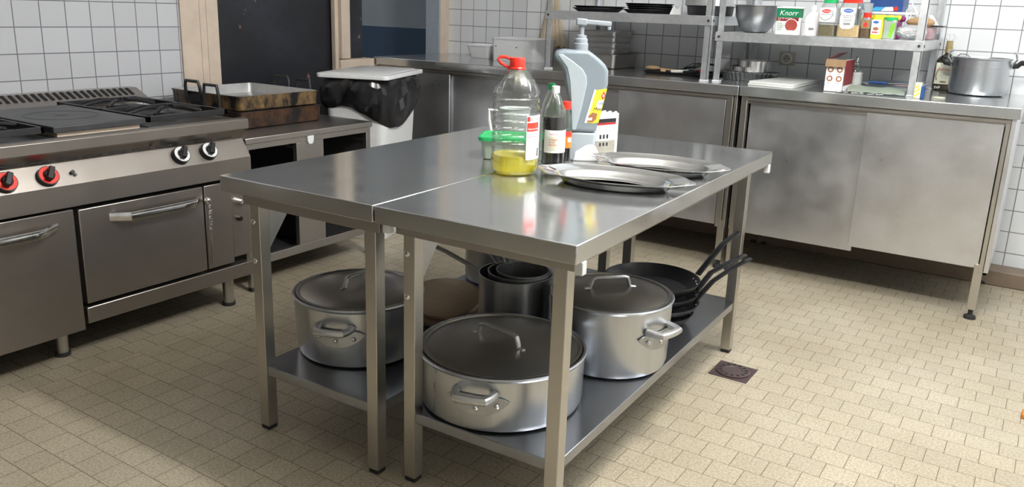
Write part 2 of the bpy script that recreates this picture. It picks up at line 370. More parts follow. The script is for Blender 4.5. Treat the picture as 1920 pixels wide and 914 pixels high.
t1 = worktable('stainless work table nearest the camera, with bottles, pump dispenser and oval platters on top', -.5765, 0, -.5393, -.0543, .0696, 1.535)
t2 = worktable('stainless work table on the cooker side, with the green-lidded tub at its back', -1.1623, -.5825, -1.0908, -.6109, .0422, 1.535)
def L2W(x, y, z): return TW @ Vector((x, y, z))
for (x, y) in ((-.008, .030), (-.565, .030), (-.008, 1.56)): plab(obj('end_clip', MB().box(x-.010, x+.010, y, y+.022, H-.078, H-.046), 'white', t1, .002, world=False), 'small white plastic clip')
# ------------------------------------------------------------------ range cooker
R = thing('range_cooker', 'long stainless range cooker with gas burners, solid hotplate and ovens along the left wall', 'cooker', (-3.2, 1.2, 0))
y0, y1 = -.05, 2.232
obj('cooktop_deck', MB().prism([(-3.70, .775), (-2.765, .775), (-2.760, .780), (-2.760, .816), (-2.766, .822), (-2.80, .822), (-2.82, .812), (-3.70, .812)], y0, y1, 'xz'), 'steel_range', R, .001, ang=12)
cp = obj('control_panel', MB().prism([(-2.772, .775), (-2.790, .752), (-2.800, .735), (-2.752, .664), (-2.752, .586), (-3.6, .586), (-3.6, .775)], y0, y1-.004, 'xz'), 'steel_range', R, .0015, ang=12)
s = MB(); yy = .62
while yy < 2.15:
    s.M = Matrix.Translation((-2.7935, yy, .7465)) @ Matrix.Rotation(math.radians(-31), 4, 'Y'); s.box(-.0015, .0015, 0, .070, -.0035, .0035); yy += .0925
obj('vent_slots', s, 'dark', cp)
obj('body', MB().box(-3.68, -2.815, y0, y1-.02, .14, .586), 'dark', R)
obj('side_panel', MB().box(-3.68, -2.79, y1-.02, y1-.004, .14, .586), 'steel_range', R)
def handle(px, ya, yb, z, parent):
    pts = [(px, ya, z)]+[(px+.052*min(1, math.sin(PI*k/14)*2.2), ya+(yb-ya)*k/14, z) for k in range(1, 14)]+[(px, yb, z)]
    return plab(obj('handle', MB().tube(pts, .0165, 12, .3, up=(1, 0, 0)), 'chrome', parent), 'polished bar handle')
d1 = obj('door', MB().box(-2.815, -2.762, .70, 1.472, .128, .575), 'steel_range', R, .003); handle(-2.764, .85, 1.413, .521, d1)
d0 = obj('door', MB().box(-2.815, -2.762, -.02, .692, .128, .575), 'steel_range', R, .003); handle(-2.764, .1, .6, .521, d0)
d2 = obj('oven_door', MB().box(-2.815, -2.760, 1.488, 1.992, .222, .570), 'steel_range', R, .003); handle(-2.762, 1.60, 1.975, .522, d2)
spr = [(-2.735+.006*math.cos(k*1.2), 2.003+.006*math.sin(k*1.2), .50-.0022*k) for k in range(48)]
q = MB().tube(spr, .0016, 5); q.tube([(-2.74, 2.003, .40), (-2.742, 2.006, .32), (-2.75, 2.01, .245)], .002, 6)
q.sphere((-2.745, 2.0, .515), .014)
obj('door_spring', q, 'chrome', d2)
obj('front_panel', MB().box(-2.815, -2.763, 2.0, 2.128, .222, .570), 'steel_range', R, .002)
st = obj('side_strip', MB().box(-2.83, -2.772, 2.134, 2.224, .24, .582), 'steel_range', R, .002)
q = MB()
for z in (.545, .405): q.cyl((-2.772, 2.165, z), (-2.755, 2.165, z), .010)
obj('stud', q, 'black', st)
obj('valve_knob', MB().cyl((-2.772, 2.172, .475), (-2.748, 2.172, .475), .014).sphere((-2.748, 2.172, .475), .013), 'chrome', st)
obj('plinth', MB().box(-2.85, -2.765, 1.486, 2.225, .145, .206), 'steel_range', R, .003)
for (x, y) in ((-2.86, 2.16), (-3.6, 2.16), (-2.86, .3), (-3.6, .3), (-2.9, 1.45)):
    lg = obj('leg', MB().cyl((x, y, .012), (x, y, .15), .021, .025), 'steel_leg', R)
    obj('foot', MB().cyl((x, y, 0), (x, y, .014), .027, seg=20), 'foot', lg)
def knob(y, z, ring, lab):
    dirv = Vector((.83, 0, .56)).normalized(); p = Vector((-2.778, y, z)); up = Vector((0, 1, 0)).cross(dirv).normalized()
    k = obj('knob', MB().cyl(p-dirv*.004, p+dirv*.022, .037, .034, 28), 'black', R); plab(k, lab)
    r = MB().cyl(p+dirv*.021, p+dirv*.0235, .0315, .031, 28); obj('ring', r, ring, k)
    g = MB(); a = p+dirv*.034
    g.M = Matrix.Translation(a) @ Matrix(((dirv.x, 0, up.x), (dirv.y, 1, up.y), (dirv.z, 0, up.z))).to_4x4() @ Matrix.Rotation(.5, 4, 'X')
    g.box(-.012, .014, -.0095, .0095, -.024, .024); g.M = Matrix.Identity(4); g.cyl(p+dirv*.02, p+dirv*.036, .0205, .016, 20)
    obj('grip', g, 'black', k, .003)
knob(1.912, .700, 'white', 'black knob with white ring'); knob(2.038, .700, 'white', 'black knob with white ring')
knob(1.402, .694, 'red', 'black knob with red ring'); knob(1.268, .694, 'red', 'black knob with red ring')
obj('igniter', MB().cyl((-2.79, 1.487, .690), (-2.765, 1.487, .705), .007).cyl((-2.785, 1.495, .683), (-2.765, 1.495, .694), .005), 'black', R)
obj('pilot_hole', MB().cyl((-2.79, 1.80, .758), (-2.778, 1.80, .762), .005), 'dark', R)
obj('red_tab', MB().box(-2.80, -2.772, 2.20, 2.229, .628, .634), 'red', R)
g = obj('back_grille', MB().prism([(-3.72, .812), (-3.72, .872), (-3.66, .872), (-3.555, .826), (-3.555, .812)], y0, 2.315, 'xz'), 'steel_range', R, .001, ang=12)
s = MB(); yy = .3
while yy < 2.28:
    s.M = Matrix.Translation((-3.628, yy, .860)) @ Matrix.Rotation(math.radians(23.7), 4, 'Y'); s.box(-.030, .028, 0, .013, -.002, .0013); yy += .031
obj('grille_slots', s, 'dark', g)
hp = obj('hotplate', MB().box(-3.40, -2.845, 1.478, 1.826, .828, .851), 'hot', R, .003)
obj('hotplate_ring', MB().lathe([(.128, .8512), (.128, .8518), (.124, .8518), (.124, .8512)], (-3.11, 1.652), 64, loop=True), 'iron', hp)
obj('hotplate_mark', MB().box(-3.128, -3.09, 1.648, 1.655, .851, .8516).box(-3.112, -3.105, 1.63, 1.672, .851, .8516), 'iron', hp)
plab(obj('hotplate_base', MB().box(-3.39, -2.866, 1.50, 1.812, .806, .828), 'cream', R), 'cream strip under the hotplate')
def grate(ya, yb, xa, xb):
    g = MB(); b = .008; z0, z1 = .836, .852
    for (x0, x1, a0, a1) in ((xa, xb, ya, ya+.012), (xa, xb, yb-.012, yb), (xa, xa+.012, ya, yb), (xb-.012, xb, ya, yb), ((xa+xb)/2-.008, (xa+xb)/2+.008, ya, yb)):
        g.box(x0, x1, a0, a1, z0-.006, z1)
    cy = (ya+yb)/2
    for cx in ((xa*3+xb)/4, (xa+xb*3)/4):
        for k in range(4):
            an = PI/4+PI/2*k; e = .155
            p0 = (cx+.035*math.cos(an), cy+.035*math.sin(an), .862); p1 = (cx+.075*math.cos(an), cy+.075*math.sin(an), .862); p2 = (cx+e*math.cos(an)*.86, cy+e*math.sin(an)*.98, .846)
            g.tube([p0, p1, p2], .0075, 6)
        for k in range(2):
            g.tube([(cx, ya+.01 if k else yb-.01, .846), (cx, cy-.07 if k else cy+.07, .864), (cx, cy-.04 if k else cy+.04, .862)], .007, 6)
    o = obj('pan_support', g, 'iron', R, .001)
    for cx in ((xa*3+xb)/4, (xa+xb*3)/4):
        bu = MB().lathe([(.050, .812), (.052, .824), (.040, .830), (.040, .838), (.034, .842)], (cx, cy), 32)
        obj('burner', bu, 'iron', o)
grate(1.845, 2.205, -3.50, -2.86); grate(1.06, 1.455, -3.50, -2.86); grate(.64, 1.03, -3.50, -2.86)
obj('burner_tray', MB().box(-3.52, -2.83, 1.838, 2.214, .808, .815).box(-3.52, -2.83, .63, 1.465, .808, .815), 'iron', R)
# ------------------------------------------------------------------ low stand beside the cooker
O = thing('equipment_stand', 'low open-fronted stainless stand right of the cooker, burnt roasting pans on top', 'stand', (-3.3, 2.75, 0))
obj('top', MB().box(-3.70, -2.895, 2.32, 3.122, .682, .709), 'steel', O, .003)
f = MB()
f.prism([(2.32, .655), (3.09, .655), (3.09, .155), (2.785, .155), (2.785, .655)], -2.93, -2.905, 'yz') if 0 else None
f.box(-2.93, -2.905, 2.32, 3.115, .655, .684).box(-2.93, -2.905, 2.32, 3.115, .118, .158)
f.box(-2.93, -2.905, 2.618, 2.788, .158, .655).box(-2.93, -2.905, 3.086, 3.115, .02, .655).box(-2.93, -2.905, 2.32, 2.345, .02, .655)
obj('front_frame', f, 'steel', O, .0015)
for a_, b_ in ((3.095, 3.112), (2.325, 2.34)): obj('side_panel', MB().box(-3.69, -2.93, a_, b_, .12, .684), 'steel', O)
obj('back_panel', MB().box(-3.69, -3.675, 2.34, 3.095, .12, .684), 'dark', O)
obj('base_panel', MB().box(-3.675, -2.93, 2.34, 3.095, .125, .14), 'dark', O)
obj('divider', MB().box(-3.675, -2.93, 2.70, 2.71, .14, .684), 'dark', O)
for z in (.62, .44, .30):
    for a, b in ((2.345, 2.352), (2.69, 2.697), (2.712, 2.719), (3.086, 3.093)): obj('runner', MB().box(-3.66, -2.935, a, b, z-.012, z), 'alu_dark', O)
for a, b in ((3.08, 3.11), (2.33, 2.36)): obj('rear_leg', MB().box(-3.68, -3.65, a, b, 0, .12), 'steel_leg', O)
for a, b in ((3.088, 3.113), (2.322, 2.343)): obj('front_foot', MB().box(-2.93, -2.906, a, b, 0, .02), 'foot', O)
plab(obj('label_holder', MB().prism([(2.682, .655), (2.72, .655), (2.72, .69), (2.682, .69)], -2.905, -2.897, 'yz').prism([(2.69, .642), (2.712, .642), (2.72, .656), (2.682, .656)], -2.905, -2.897, 'yz'), 'white', O, .002), 'small white plastic holder')
gp = tag(obj('shallow_pan', MB().rrect(-3.55, -3.0, 2.375, 2.665, .02, [(.01, .302), (0, .365), (-.008, .366), (-.008, .368), (.003, .367), (.013, .306)]), 'alu_inner'), 'shallow grey metal pan slid inside the left bay of the low stand', 'pan')
gp = tag(obj('oven_shelf_rack', MB().box(-3.6, -2.96, 2.72, 3.085, .441, .447), 'alu_dark'), 'thin steel shelf plate inside the right bay of the low stand', 'shelf')
# roasting pans
def roaster(label, x0, x1, y0, y1, z0, z1, mat, hx, hh=.038):
    T = thing('roasting_pan', label, 'pan', ((x0+x1)/2, (y0+y1)/2, z0), 0, 'burnt roasting pans on the low stand')
    obj('pan_body', MB().rrect(x0, x1, y0, y1, .03, [(.012, z0), (.003, z0+.006), (0, z1-.004), (-.004, z1-.004), (-.004, z1), (.003, z1)], cap1=False), mat, T)
    obj('pan_inside', MB().rrect(x0, x1, y0, y1, .03, [(.0035, z1+.0005), (.0045, z1+.0005), (.008, z0+.022), (.02, z0+.018)], cap0=False), 'alu_inner', T)
    for sy in (y0, y1):
        s = -1 if sy == y0 else 1
        hd = MB(); x = hx+(0 if s < 0 else .03)
        hd.tube([(x-.055, sy+s*.006, z1-.035), (x-.055, sy+s*.012, z1+hh*.5), (x-.045, sy+s*.014, z1+hh), (x+.045, sy+s*.014, z1+hh), (x+.055, sy+s*.012, z1+hh*.5), (x+.055, sy+s*.006, z1-.035)], .008, 8)
        hd.box(x-.06, x+.06, min(sy, sy+s*.008), max(sy, sy+s*.008), z1-.045, z1-.012)
        obj('handle', hd, 'iron', T, .001)
    return T
roaster('lower roasting pan on the low stand, its side burnt dark reddish brown', -3.62, -3.09, 2.452, 2.965, .710, .790, 'stain1', -3.27, .115)
roaster('upper roasting pan with ochre stained side, stacked in the lower pan on the low stand', -3.615, -3.10, 2.462, 2.955, .792, .862, 'stain2', -3.42, .05)
# ------------------------------------------------------------------ pedal bin
F, Rr, Lc = Vector((-2.90, 3.19, 0)), Vector((-3.14, 3.82, 0)), Vector((-3.35, 3.10, 0))
ang = math.atan2((Rr-F).y, (Rr-F).x); cen = (F+Rr)/2+Vector((-.20, -.03, 0))
Bn = thing('waste_bin', 'tall white waste bin with black bin bag under its lid, behind the low stand', 'bin', (cen.x, cen.y, 0), ang-PI/2)
def lw(z0, z1, hx0, hy0, hx1, hy1, m, r=.05):
    R = []
    for z, hx, hy in ((z0, hx0, hy0), (z1, hx1, hy1)):
        L = []
        for cx, cy, t0 in ((hx-r, hy-r, 0), (-hx+r, hy-r, PI/2), (-hx+r, -hy+r, PI), (hx-r, -hy+r, 1.5*PI)):
            for k in range(7): t = t0+PI/2*k/6; L.append((cx+r*math.cos(t), cy+r*math.sin(t), z))
        R.append(L)
    m.rings(R)
m = MB(); lw(.03, .885, .145, .22, .18, .265, m); lw(0, .04, .14, .21, .15, .23, m)
obj('bin_body', m, 'white', Bn, .004, world=False)
def ring(z, hx, hy, n=72, nzz=0, sag=0, ph=0):
    L = []
    for i in range(n):
        t = 2*PI*i/n; c, s_ = math.cos(t), math.sin(t); k = (abs(c)**5+abs(s_)**5)**(-1/5)
        w_ = nzz*(math.sin(t*9+ph)+.6*math.sin(t*17+ph*2)+.5*math.sin(t*5+1))
        L.append((hx*c*k*(1+w_), hy*s_*k*(1+w_), z-sag*(.5+.5*math.sin(2*t+2.2))+.3*w_))
    return L
obj('bin_bag', MB().rings([ring(.905, .165, .25), ring(.90, .190, .278, nzz=.010), ring(.875, .205, .292, nzz=.030, sag=.01, ph=1), ring(.845, .214, .300, nzz=.045, sag=.04, ph=2.2), ring(.81, .212, .298, nzz=.050, sag=.08, ph=3.1), ring(.775, .205, .290, nzz=.035, sag=.11, ph=4.4), ring(.755, .190, .272, nzz=.012, sag=.12, ph=5)], cap0=False, cap1=False), 'bag', Bn, world=False, ang=25)
m = MB(); lw(.905, .928, .205, .30, .205, .30, m, .03); lw(.926, .934, .18, .275, .165, .26, m, .03)
obj('lid', m, 'white', Bn, .004, world=False)
# ------------------------------------------------------------------ wall counters
YC = 4.045
def counter(label, xa, xb, doors, legs, stiles, ydoor):
    T = thing('counter_unit', label, 'counter', ((xa+xb)/2, 4.45, 0), 0, 'stainless counters along the back wall')
    obj('worktop', MB().box(xa, xb, YC, YW-.002, .912, .960), 'steel_top', T, .003)
    obj('cabinet_body', MB().box(xa+.03, xb-.03, YC+.10, YW-.15, .245, .912), 'dark', T)
    obj('top_rail', MB().box(xa+.02, xb-.03, YC+.012, YC+.03, .893, .906).box(xa+.02, xb-.03, YC+.028, YC+.06, .876, .912), 'steel', T, .001)
    for (a, b, z0, y) in doors: obj('sliding_door', MB().box(a, b, y, y+.016, z0, .886), 'steel_v', T, .002)
    for (a, b) in stiles: obj('stile', MB().box(a, b, YC+.018, YC+.06, .225, .912), 'steel_leg', T, .0015)
    for (x, y) in legs:
        lg = obj('leg', MB().box(x, x+.036, y, y+.036, .045, .26), 'steel_leg', T, .0015)
        obj('adjustable_foot', MB().lathe([(.010, .046), (.010, .02), (.024, .014), (.026, 0)], (x+.018, y+.018), 18), 'foot', lg)
    return T
cr = counter('right-hand stainless counter unit with two pale sliding doors, lidless pot and bottle on it', -1.300, -.097,
    [(-1.252, -.690, .212, YC+.046), (-.703, -.150, .240, YC+.026)], [(-.165, YC+.022), (-1.29, YC+.022), (-.165, 4.70), (-1.29, 4.70)], [(-1.292, -1.262), (-.146, -.128)], 0)
obj('end_panel', MB().box(-.126, -.108, YC+.012, YW-.15, .228, .912), 'steel_v', cr, .001)
counter('long left-hand stainless counter unit with steel trays and white tubs on it, reaching the hatch', -3.735, -1.306,
    [(-3.72, -3.13, .235, YC+.026), (-3.14, -1.96, .235, YC+.046), (-1.972, -1.372, .235, YC+.026)], [(-1.352, YC+.022), (-3.0, YC+.022), (-1.352, 4.70), (-3.7, 4.70)], [(-1.366, -1.334), (-1.328, -1.312)], 0)
# ------------------------------------------------------------------ shelving racks on the counters
def rack(label, xa, xb, yf, yb, zs, group):
    T = thing('shelf_rack', label, 'shelf', ((xa+xb)/2, (yf+yb)/2, .961), 0, group)
    w = .034
    for x in (xa, xb-w):
        for y in (yf, yb-w):
            s = MB(); i = 1 if x == xa else -1; xo = x if i == 1 else x+w
            s.box(x, x+w, y if y == yf else y+w-.004, (y+.004) if y == yf else y+w, .966, 2.2)
            s.box(xo if i == 1 else xo-.004, xo+.004 if i == 1 else xo, y, y+w, .966, 2.2)
            u = obj('upright', s, 'rack', T, .0008)
            obj('foot', MB().box(x-.002, x+w+.002, y-.002, y+w, .961, .967), 'white', u)
    for z, h in zs:
        sh = obj('shelf', MB().box(xa+.005, xb-.005, yf+.006, yb-.006, z-.006, z), 'rack', T)
        f = MB().box(xa-.006, xb+.006, yf-.006, yf-.001, z-h, z+.001).box(xa-.006, xb+.006, yb+.001, yb+.004, z-h, z)
        f.box(xb+.001, xb+.005, yf, yb, z-h, z).box(xa-.005, xa-.001, yf, yb, z-h, z)
        obj('shelf_edge', f, 'rack', sh, .0008)
        for x in (xa+.014, xb-.014): obj('bolt', MB().cyl((x, yf-.010, z-h/2), (x, yf-.005, z-h/2), .006, seg=10), 'iron', sh)
        for y in (yf+.016, yb-.016): obj('bolt', MB().cyl((xb+.004, y, z-h/2), (xb+.008, y, z-h/2), .006, seg=10), 'iron', sh)
    return T
rack('left galvanised shelving rack, one high shelf of black tart tins over the steel trays', -2.500, -1.518, 4.155, 4.80, [(1.289, .047)], 'galvanised racks standing on the counters')
rack('right galvanised shelving rack whose shelf holds the mixing bowl, spice jars and foil parcel', -1.500, -.532, 4.200, 4.80, [(1.211, .044)], 'galvanised racks standing on the counters')
ZL, ZR, ZC = 1.2895, 1.2115, .9605
# ------------------------------------------------------------------ lidded pots
def pot(label, c, r, z0, zr, hang, rb=.96, lidh=None, group='large lidded aluminium pots under the tables'):
    T = thing('stock_pot', label, 'pot', (c[0], c[1], z0), 0, group); b = r*rb
    obj('pot_body', MB().lathe([(b*.90, z0), (b*.97, z0+.006), (b, z0+.022), (r*.985, zr-.020), (r*.985, zr-.012), (r, zr-.010), (r+.003, zr-.004), (r, zr), (r-.006, zr), (r-.009, zr-.004), (b-.008, z0+.02), (b*.8, z0+.008)], c, 72), 'alu', T)
    zl = zr-.001
    lid = obj('lid', MB().lathe([(r*.955, zl), (r*.955, zl+.003), (r*.925, zl+.004), (r*.905, zl-.001), (r*.87, zl+.002), (r*.5, zl+.012), (.01, zl+.016)], c, 72), 'alu_lid', T)
    (ax, ay), (bx, by) = lidh; A = Vector((ax, ay, zl+.014)); B = Vector((bx, by, zl+.014)); d = (B-A).normalized(); up = Vector((0, 0, .033))
    pts = [A-d*.022+Vector((0, 0, -.004)), A-d*.004, A+up*.45, A+up*.9+d*.006, A+up+d*.016, B+up-d*.016, B+up*.9-d*.006, B+up*.45, B+d*.004, B+d*.022+Vector((0, 0, -.004))]
    lh = obj('lid_handle', MB().tube(pts, .0085, 10, .8), 'cast', lid)
    for P, s in ((A, -1), (B, 1)):
        q = d.cross(Vector((0, 0, 1))); W0 = P+d*s*.016-Vector((0, 0, .006))
        obj('rivet_foot', MB().sphere(W0, .010, 1, 1, .5, 12, 6).sphere(W0+q*.014, .0085, 1, 1, .6, 10, 6).sphere(W0-q*.014, .0085, 1, 1, .6, 10, 6), 'cast', lh)
    for a in hang:
        a = math.radians(a); zh = z0+(zr-z0)*.60; rr = r*.985
        pl = MB(); L = []
        half = .086/rr
        outline = [(-1, .0), (-.95, .016), (-.7, .022), (.7, .022), (.95, .016), (1, 0), (.9, -.012), (.5, -.026), (0, -.032), (-.5, -.026), (-.9, -.012)]
        def cp_(u, v, k): t = a+u*half; return (c[0]+(rr+k)*math.cos(t), c[1]+(rr+k)*math.sin(t), zh+v)
        n = 12; R = []
        for i in range(n+1):
            u = -1+2*i/n; top = .014*(1-abs(u)**6)+.001; bot = -.040*(1-abs(u)**2.4)-.001
            R.append([cp_(u, bot, .0005), cp_(u, top, .0005), cp_(u, top, .005), cp_(u, bot, .006)])
        hb = obj('side_handle', pl.rings(R), 'alu_dark', T, .001)
        pts = []
        for i in range(11):
            u = -.62+1.24*i/10; o_ = .045*min(1, math.sin(PI*i/10)*1.9); pts.append(cp_(u*1.0-.05, .022, .002+o_))
        obj('grip', MB().tube(pts, .0115, 12), 'cast', hb)
        for u in (-.62, 0, .62):
            rv = MB(); rv.sphere(cp_(u, -.009 if u else -.018, .007), .0072, 1, 1, 1, 10, 6); obj('rivet', rv, 'chrome', hb)
    return T
pot('wide low lidded aluminium pot at the nearest corner of the lower shelf', (-1.185, 1.802), .238, .2175, .378, [-72, 118], .98, ((-1.262, 1.80), (-1.118, 1.778)))
pot('tall lidded aluminium pot behind the nearest table leg, in front of the frying pans', (-1.062, 2.238), .194, .2175, .440, [-12, 150], .96, ((-1.115, 2.195), (-1.028, 2.285)))
pot('lidded aluminium pot on the cooker-side table shelf, between its two front legs', (-1.755, 1.822), .207, .2175, .412, [-66, 114], .95, ((-1.765, 1.772), (-1.765, 1.868)))
T = thing('stock_pot', 'tall grey cooking pot without visible lid at the back, left of the saucepans', 'pot', (-1.79, 2.68, .2175))
obj('pot_body', MB().lathe([(.13, .2175), (.138, .224), (.14, .24), (.14, .50), (.144, .502), (.144, .507), (.136, .507), (.135, .24), (.12, .226)], (-1.79, 2.68), 56), 'alu_dark', T)
for n_, (c_, r_, z_, lab) in enumerate((((-1.705, 2.20), .135, .2180, 'worn brown round lid lying under the two tables, lower of the two'), ((-1.712, 2.21), .132, .240, 'worn brown round lid beside the saucepans, upper of the two'))):
    L = thing('spare_lid', lab, 'lid', (c_[0], c_[1], z_), 0, 'loose round lids under the tables')
    m = MB()
    if n_: m.M = Matrix.Translation((c_[0], c_[1], z_+.028)) @ Matrix.Rotation(math.radians(12), 4, Vector((.84, .54, 0))) @ Matrix.Translation((-c_[0], -c_[1], -z_))
    obj('plate', m.lathe([(r_*.97, z_), (r_, z_+.006), (r_, z_+.016), (r_*.93, z_+.018), (r_*.5, z_+.020), (.01, z_+.021)], c_, 56), 'lid_brown', L)
# saucepans, nested
def saucepan(label, c, r, z0, zr, pts, hr=.0115):
    T = thing('saucepan', label, 'pan', (c[0], c[1], z0), 0, 'nested saucepans under the tables')
    obj('pan_body', MB().lathe([(r*.95, z0), (r*.99, z0+.008), (r, zr), (r+.0015, zr+.001), (r-.003, zr+.001), (r-.004, z0+.01), (r*.8, z0+.005)], c, 56), 'alu_dark', T)
    obj('handle', MB().tube(pts, hr, 8, .55), 'alu_dark', T)
cs = (-1.405, 2.205)
saucepan('outermost and largest of the nested grey saucepans', cs, .124, .2185, .440, [(-1.522, 2.165, .425), (-1.56, 2.16, .445), (-1.66, 2.15, .478), (-1.75, 2.142, .500)])
saucepan('middle saucepan of the nested set of three', (-1.395, 2.213), .106, .2265, .446, [(-1.492, 2.245, .435), (-1.54, 2.26, .462), (-1.70, 2.30, .520)])
saucepan('smallest saucepan, nested innermost of the three', (-1.383, 2.215), .089, .2340, .452, [(-1.462, 2.25, .442), (-1.50, 2.275, .475), (-1.60, 2.32, .54)])
# frying pans, stacked
hs = [[(-.955, 2.715, .395), (-.935, 2.76, .44), (-.915, 2.84, .49), (-.900, 2.95, .513)], [(-.945, 2.70, .345), (-.92, 2.75, .40), (-.885, 2.83, .425), (-.853, 2.915, .440)], [(-.95, 2.69, .300), (-.91, 2.75, .37), (-.872, 2.83, .405), (-.838, 2.93, .425)], None]
labs = ['uppermost black frying pan of the stack, its inside showing rivets', 'second frying pan from the top of the black stack', 'third frying pan from the top of the black stack', 'bottom frying pan of the black stack, resting on the shelf']
for k in range(4):
    z = .2180+.0385*(3-k); c_ = (-1.095+.006*((k*7) % 3), 2.635-.004*(k % 2)); r_ = .170-.004*k
    T = thing('frying_pan', labs[k], 'pan', (c_[0], c_[1], z), 0, 'stack of black frying pans')
    obj('pan_body', MB().lathe([(r_*.70, z), (r_*.76, z+.004), (r_*.94, z+.028), (r_, z+.044), (r_+.001, z+.0455), (r_-.0035, z+.0455), (r_*.92, z+.030), (r_*.74, z+.0068), (r_*.6, z+.004)], c_, 64), 'nonstick', T)
    if hs[k]:
        h = [(p[0], p[1], p[2]) for p in hs[k]]
        hd = MB().tube(h[:3]+[h[3]], .0135, 10, .35)
        obj('handle', hd, 'black', T)
        e = Vector(h[3]); d_ = (Vector(h[3])-Vector(h[2])).normalized()
        obj('hanging_loop', MB().tube([e-d_*.03, e-d_*.015+Vector((.006, -.003, 0)), e+d_*.004, e-d_*.015-Vector((.006, -.003, 0))], .003, 6, closed=True), 'cast', T)
    rv = MB()
    for q in (-.2, 0, .2): a = math.radians(32)+q; rv.sphere((c_[0]+r_*.935*math.cos(a), c_[1]+r_*.935*math.sin(a), z+.031), .0055, 1, 1, 1, 8, 6)
    obj('rivet', rv, 'chrome', T)
# ------------------------------------------------------------------ things on the tables
ZT = H+.0005
oc = (-1.353, 2.092); T = thing('oil_bottle', 'large clear plastic oil bottle with red handled cap and little yellow oil left', 'bottle', (*oc, ZT))
Rb = .073
prof = [(.04, ZT+.001), (Rb*.86, ZT+.001), (Rb*1.0, ZT+.014), (Rb*1.03, ZT+.035), (Rb*1.0, ZT+.052), (Rb*.955, ZT+.060)]
z = ZT+.066
while z < ZT+.235:
    prof += [(Rb*.985, z), (Rb*.985, z+.011), (Rb*.935, z+.015), (Rb*.935, z+.018)]; z += .022
prof += [(Rb*.985, ZT+.248), (Rb*.96, ZT+.256), (Rb*.76, ZT+.284), (Rb*.48, ZT+.310), (.021, ZT+.318), (.020, ZT+.322)]
sq = lambda t: 1+.02*math.cos(4*t)+.008*math.cos(16*t)
obj('bottle_body', MB().lathe(prof, oc, 96, cap0=True, cap1=False, fl=sq), 'glass', T)
obj('oil', MB().lathe([(Rb*.80, ZT+.004), (Rb*.95, ZT+.015), (Rb*.985, ZT+.035), (Rb*.95, ZT+.052), (Rb*.92, ZT+.060), (Rb*.5, ZT+.0602)], oc, 64, fl=sq), 'oil', T)
cap = obj('cap', MB().lathe([(.0245, ZT+.316), (.0255, ZT+.320), (.0235, ZT+.323), (.0235, ZT+.347), (.022, ZT+.350), (.01, ZT+.3505)], oc, 32), 'red', T, ang=30)
ux, uy = -math.cos(math.radians(33)), -math.sin(math.radians(33))
def OP(a, z_): return (oc[0]+ux*a, oc[1]+uy*a, ZT+z_)
obj('carry_handle', MB().tube([OP(.018, .345), OP(.035, .351), OP(.052, .351), OP(.058, .343), OP(.050, .333), OP(.022, .318)], .005, 8, 1.0), 'red', cap)
lb = obj('label', MB().patch(oc, Rb*1.012, -30, 24, ZT+.052, ZT+.185), 'paper', T)
obj('label_band', MB().patch(oc, Rb*1.02, -29, 10, ZT+.138, ZT+.164), 'red', lb)
obj('label_emblem', MB().patch(oc, Rb*1.02, -29, -21, ZT+.168, ZT+.182), 'textred', lb)
lettering('ECONOMY', .011, (0, 0, ZT+.170), 0, 0, 'textred', lb, cyl=(*oc, Rb*1.02, -19))
lettering('Huile de colza', .0078, (0, 0, ZT+.143), 0, 0, 'textwhite', lb, cyl=(*oc, Rb*1.024, -27))
lettering('5 L', .009, (0, 0, ZT+.126), 0, 0, 'textred', lb, cyl=(*oc, Rb*1.014, -27))
obj('label_line', MB().patch(oc, Rb*1.016, -29, 10, ZT+.121, ZT+.1222), 'textred', lb)
m = MB(); m2 = MB()
for k in range(13): m.patch(oc, Rb*1.014, -27, -27+22-(k*5 % 7), ZT+.058+k*.0046, ZT+.0594+k*.0046, 4)
obj('fine_print', m, 'textgrey', lb)
for k in range(9): m2.patch(oc, Rb*1.014, 5+k*1.4, 5+k*1.4+(.9 if k % 3 else .5), ZT+.060, ZT+.085, 1)
obj('barcode', m2, 'text', lb)
def bottle(label, c, r, top, capmat, body, fill=None, fillz=.5, lab=None, neck=.4, capr=.013, capn=.022, name='bottle'):
    T = thing(name, label, 'bottle', (*c, ZT), 0)
    p = [(r*.9, ZT), (r, ZT+.006), (r*.97, ZT+.012), (r, ZT+.018)]
    hh = top-ZT; zn = ZT+hh*.66
    p += [(r, zn), (r*.93, zn+hh*.06), (r*.6, zn+hh*.17), (capr*.85, zn+hh*.25), (capr*.85, top-capn)]
    if fill:
        zf = ZT+hh*fillz
        obj('contents', MB().lathe([(r*.86, ZT+.003), (r*.955, ZT+.008), (r*.955, zf), (.005, zf+.0005)], c, 40), fill, T)
    obj('bottle_body', MB().lathe(p, c, 48, cap1=False), body, T)
    obj('cap', MB().lathe([(capr, top-capn), (capr, top-.002), (capr-.002, top), (.002, top)], c, 24), capmat, T)
    return T
T = bottle('dark vinegar bottle with small white cap and cream label, right of the big oil bottle', (-1.332, 2.290), .0375, 1.062, 'white', 'gglass', 'darkwine', .62)
lb = obj('label', MB().patch((-1.332, 2.290), .0385, -110, 40, ZT+.045, ZT+.118), 'paper', T)
obj('label_frame', MB().patch((-1.332, 2.290), .0390, -95, -38, ZT+.052, ZT+.098), 'labelcream', lb)
lettering('economy', .008, (0, 0, ZT+.104), 0, 0, 'textred', lb, cyl=(-1.332, 2.290, .0392, -80))
lettering('Vinaigre\nde vin\nmenthe', .0085, (0, 0, ZT+.086), 0, 0, 'textred', lb, cyl=(-1.332, 2.290, .0394, -82))
m = MB()
for k in range(12): m.patch((-1.332, 2.290), .0388, -28, 25-(k*7 % 11), ZT+.052+k*.005, ZT+.0535+k*.005, 4)
obj('fine_print', m, 'textgrey', lb)
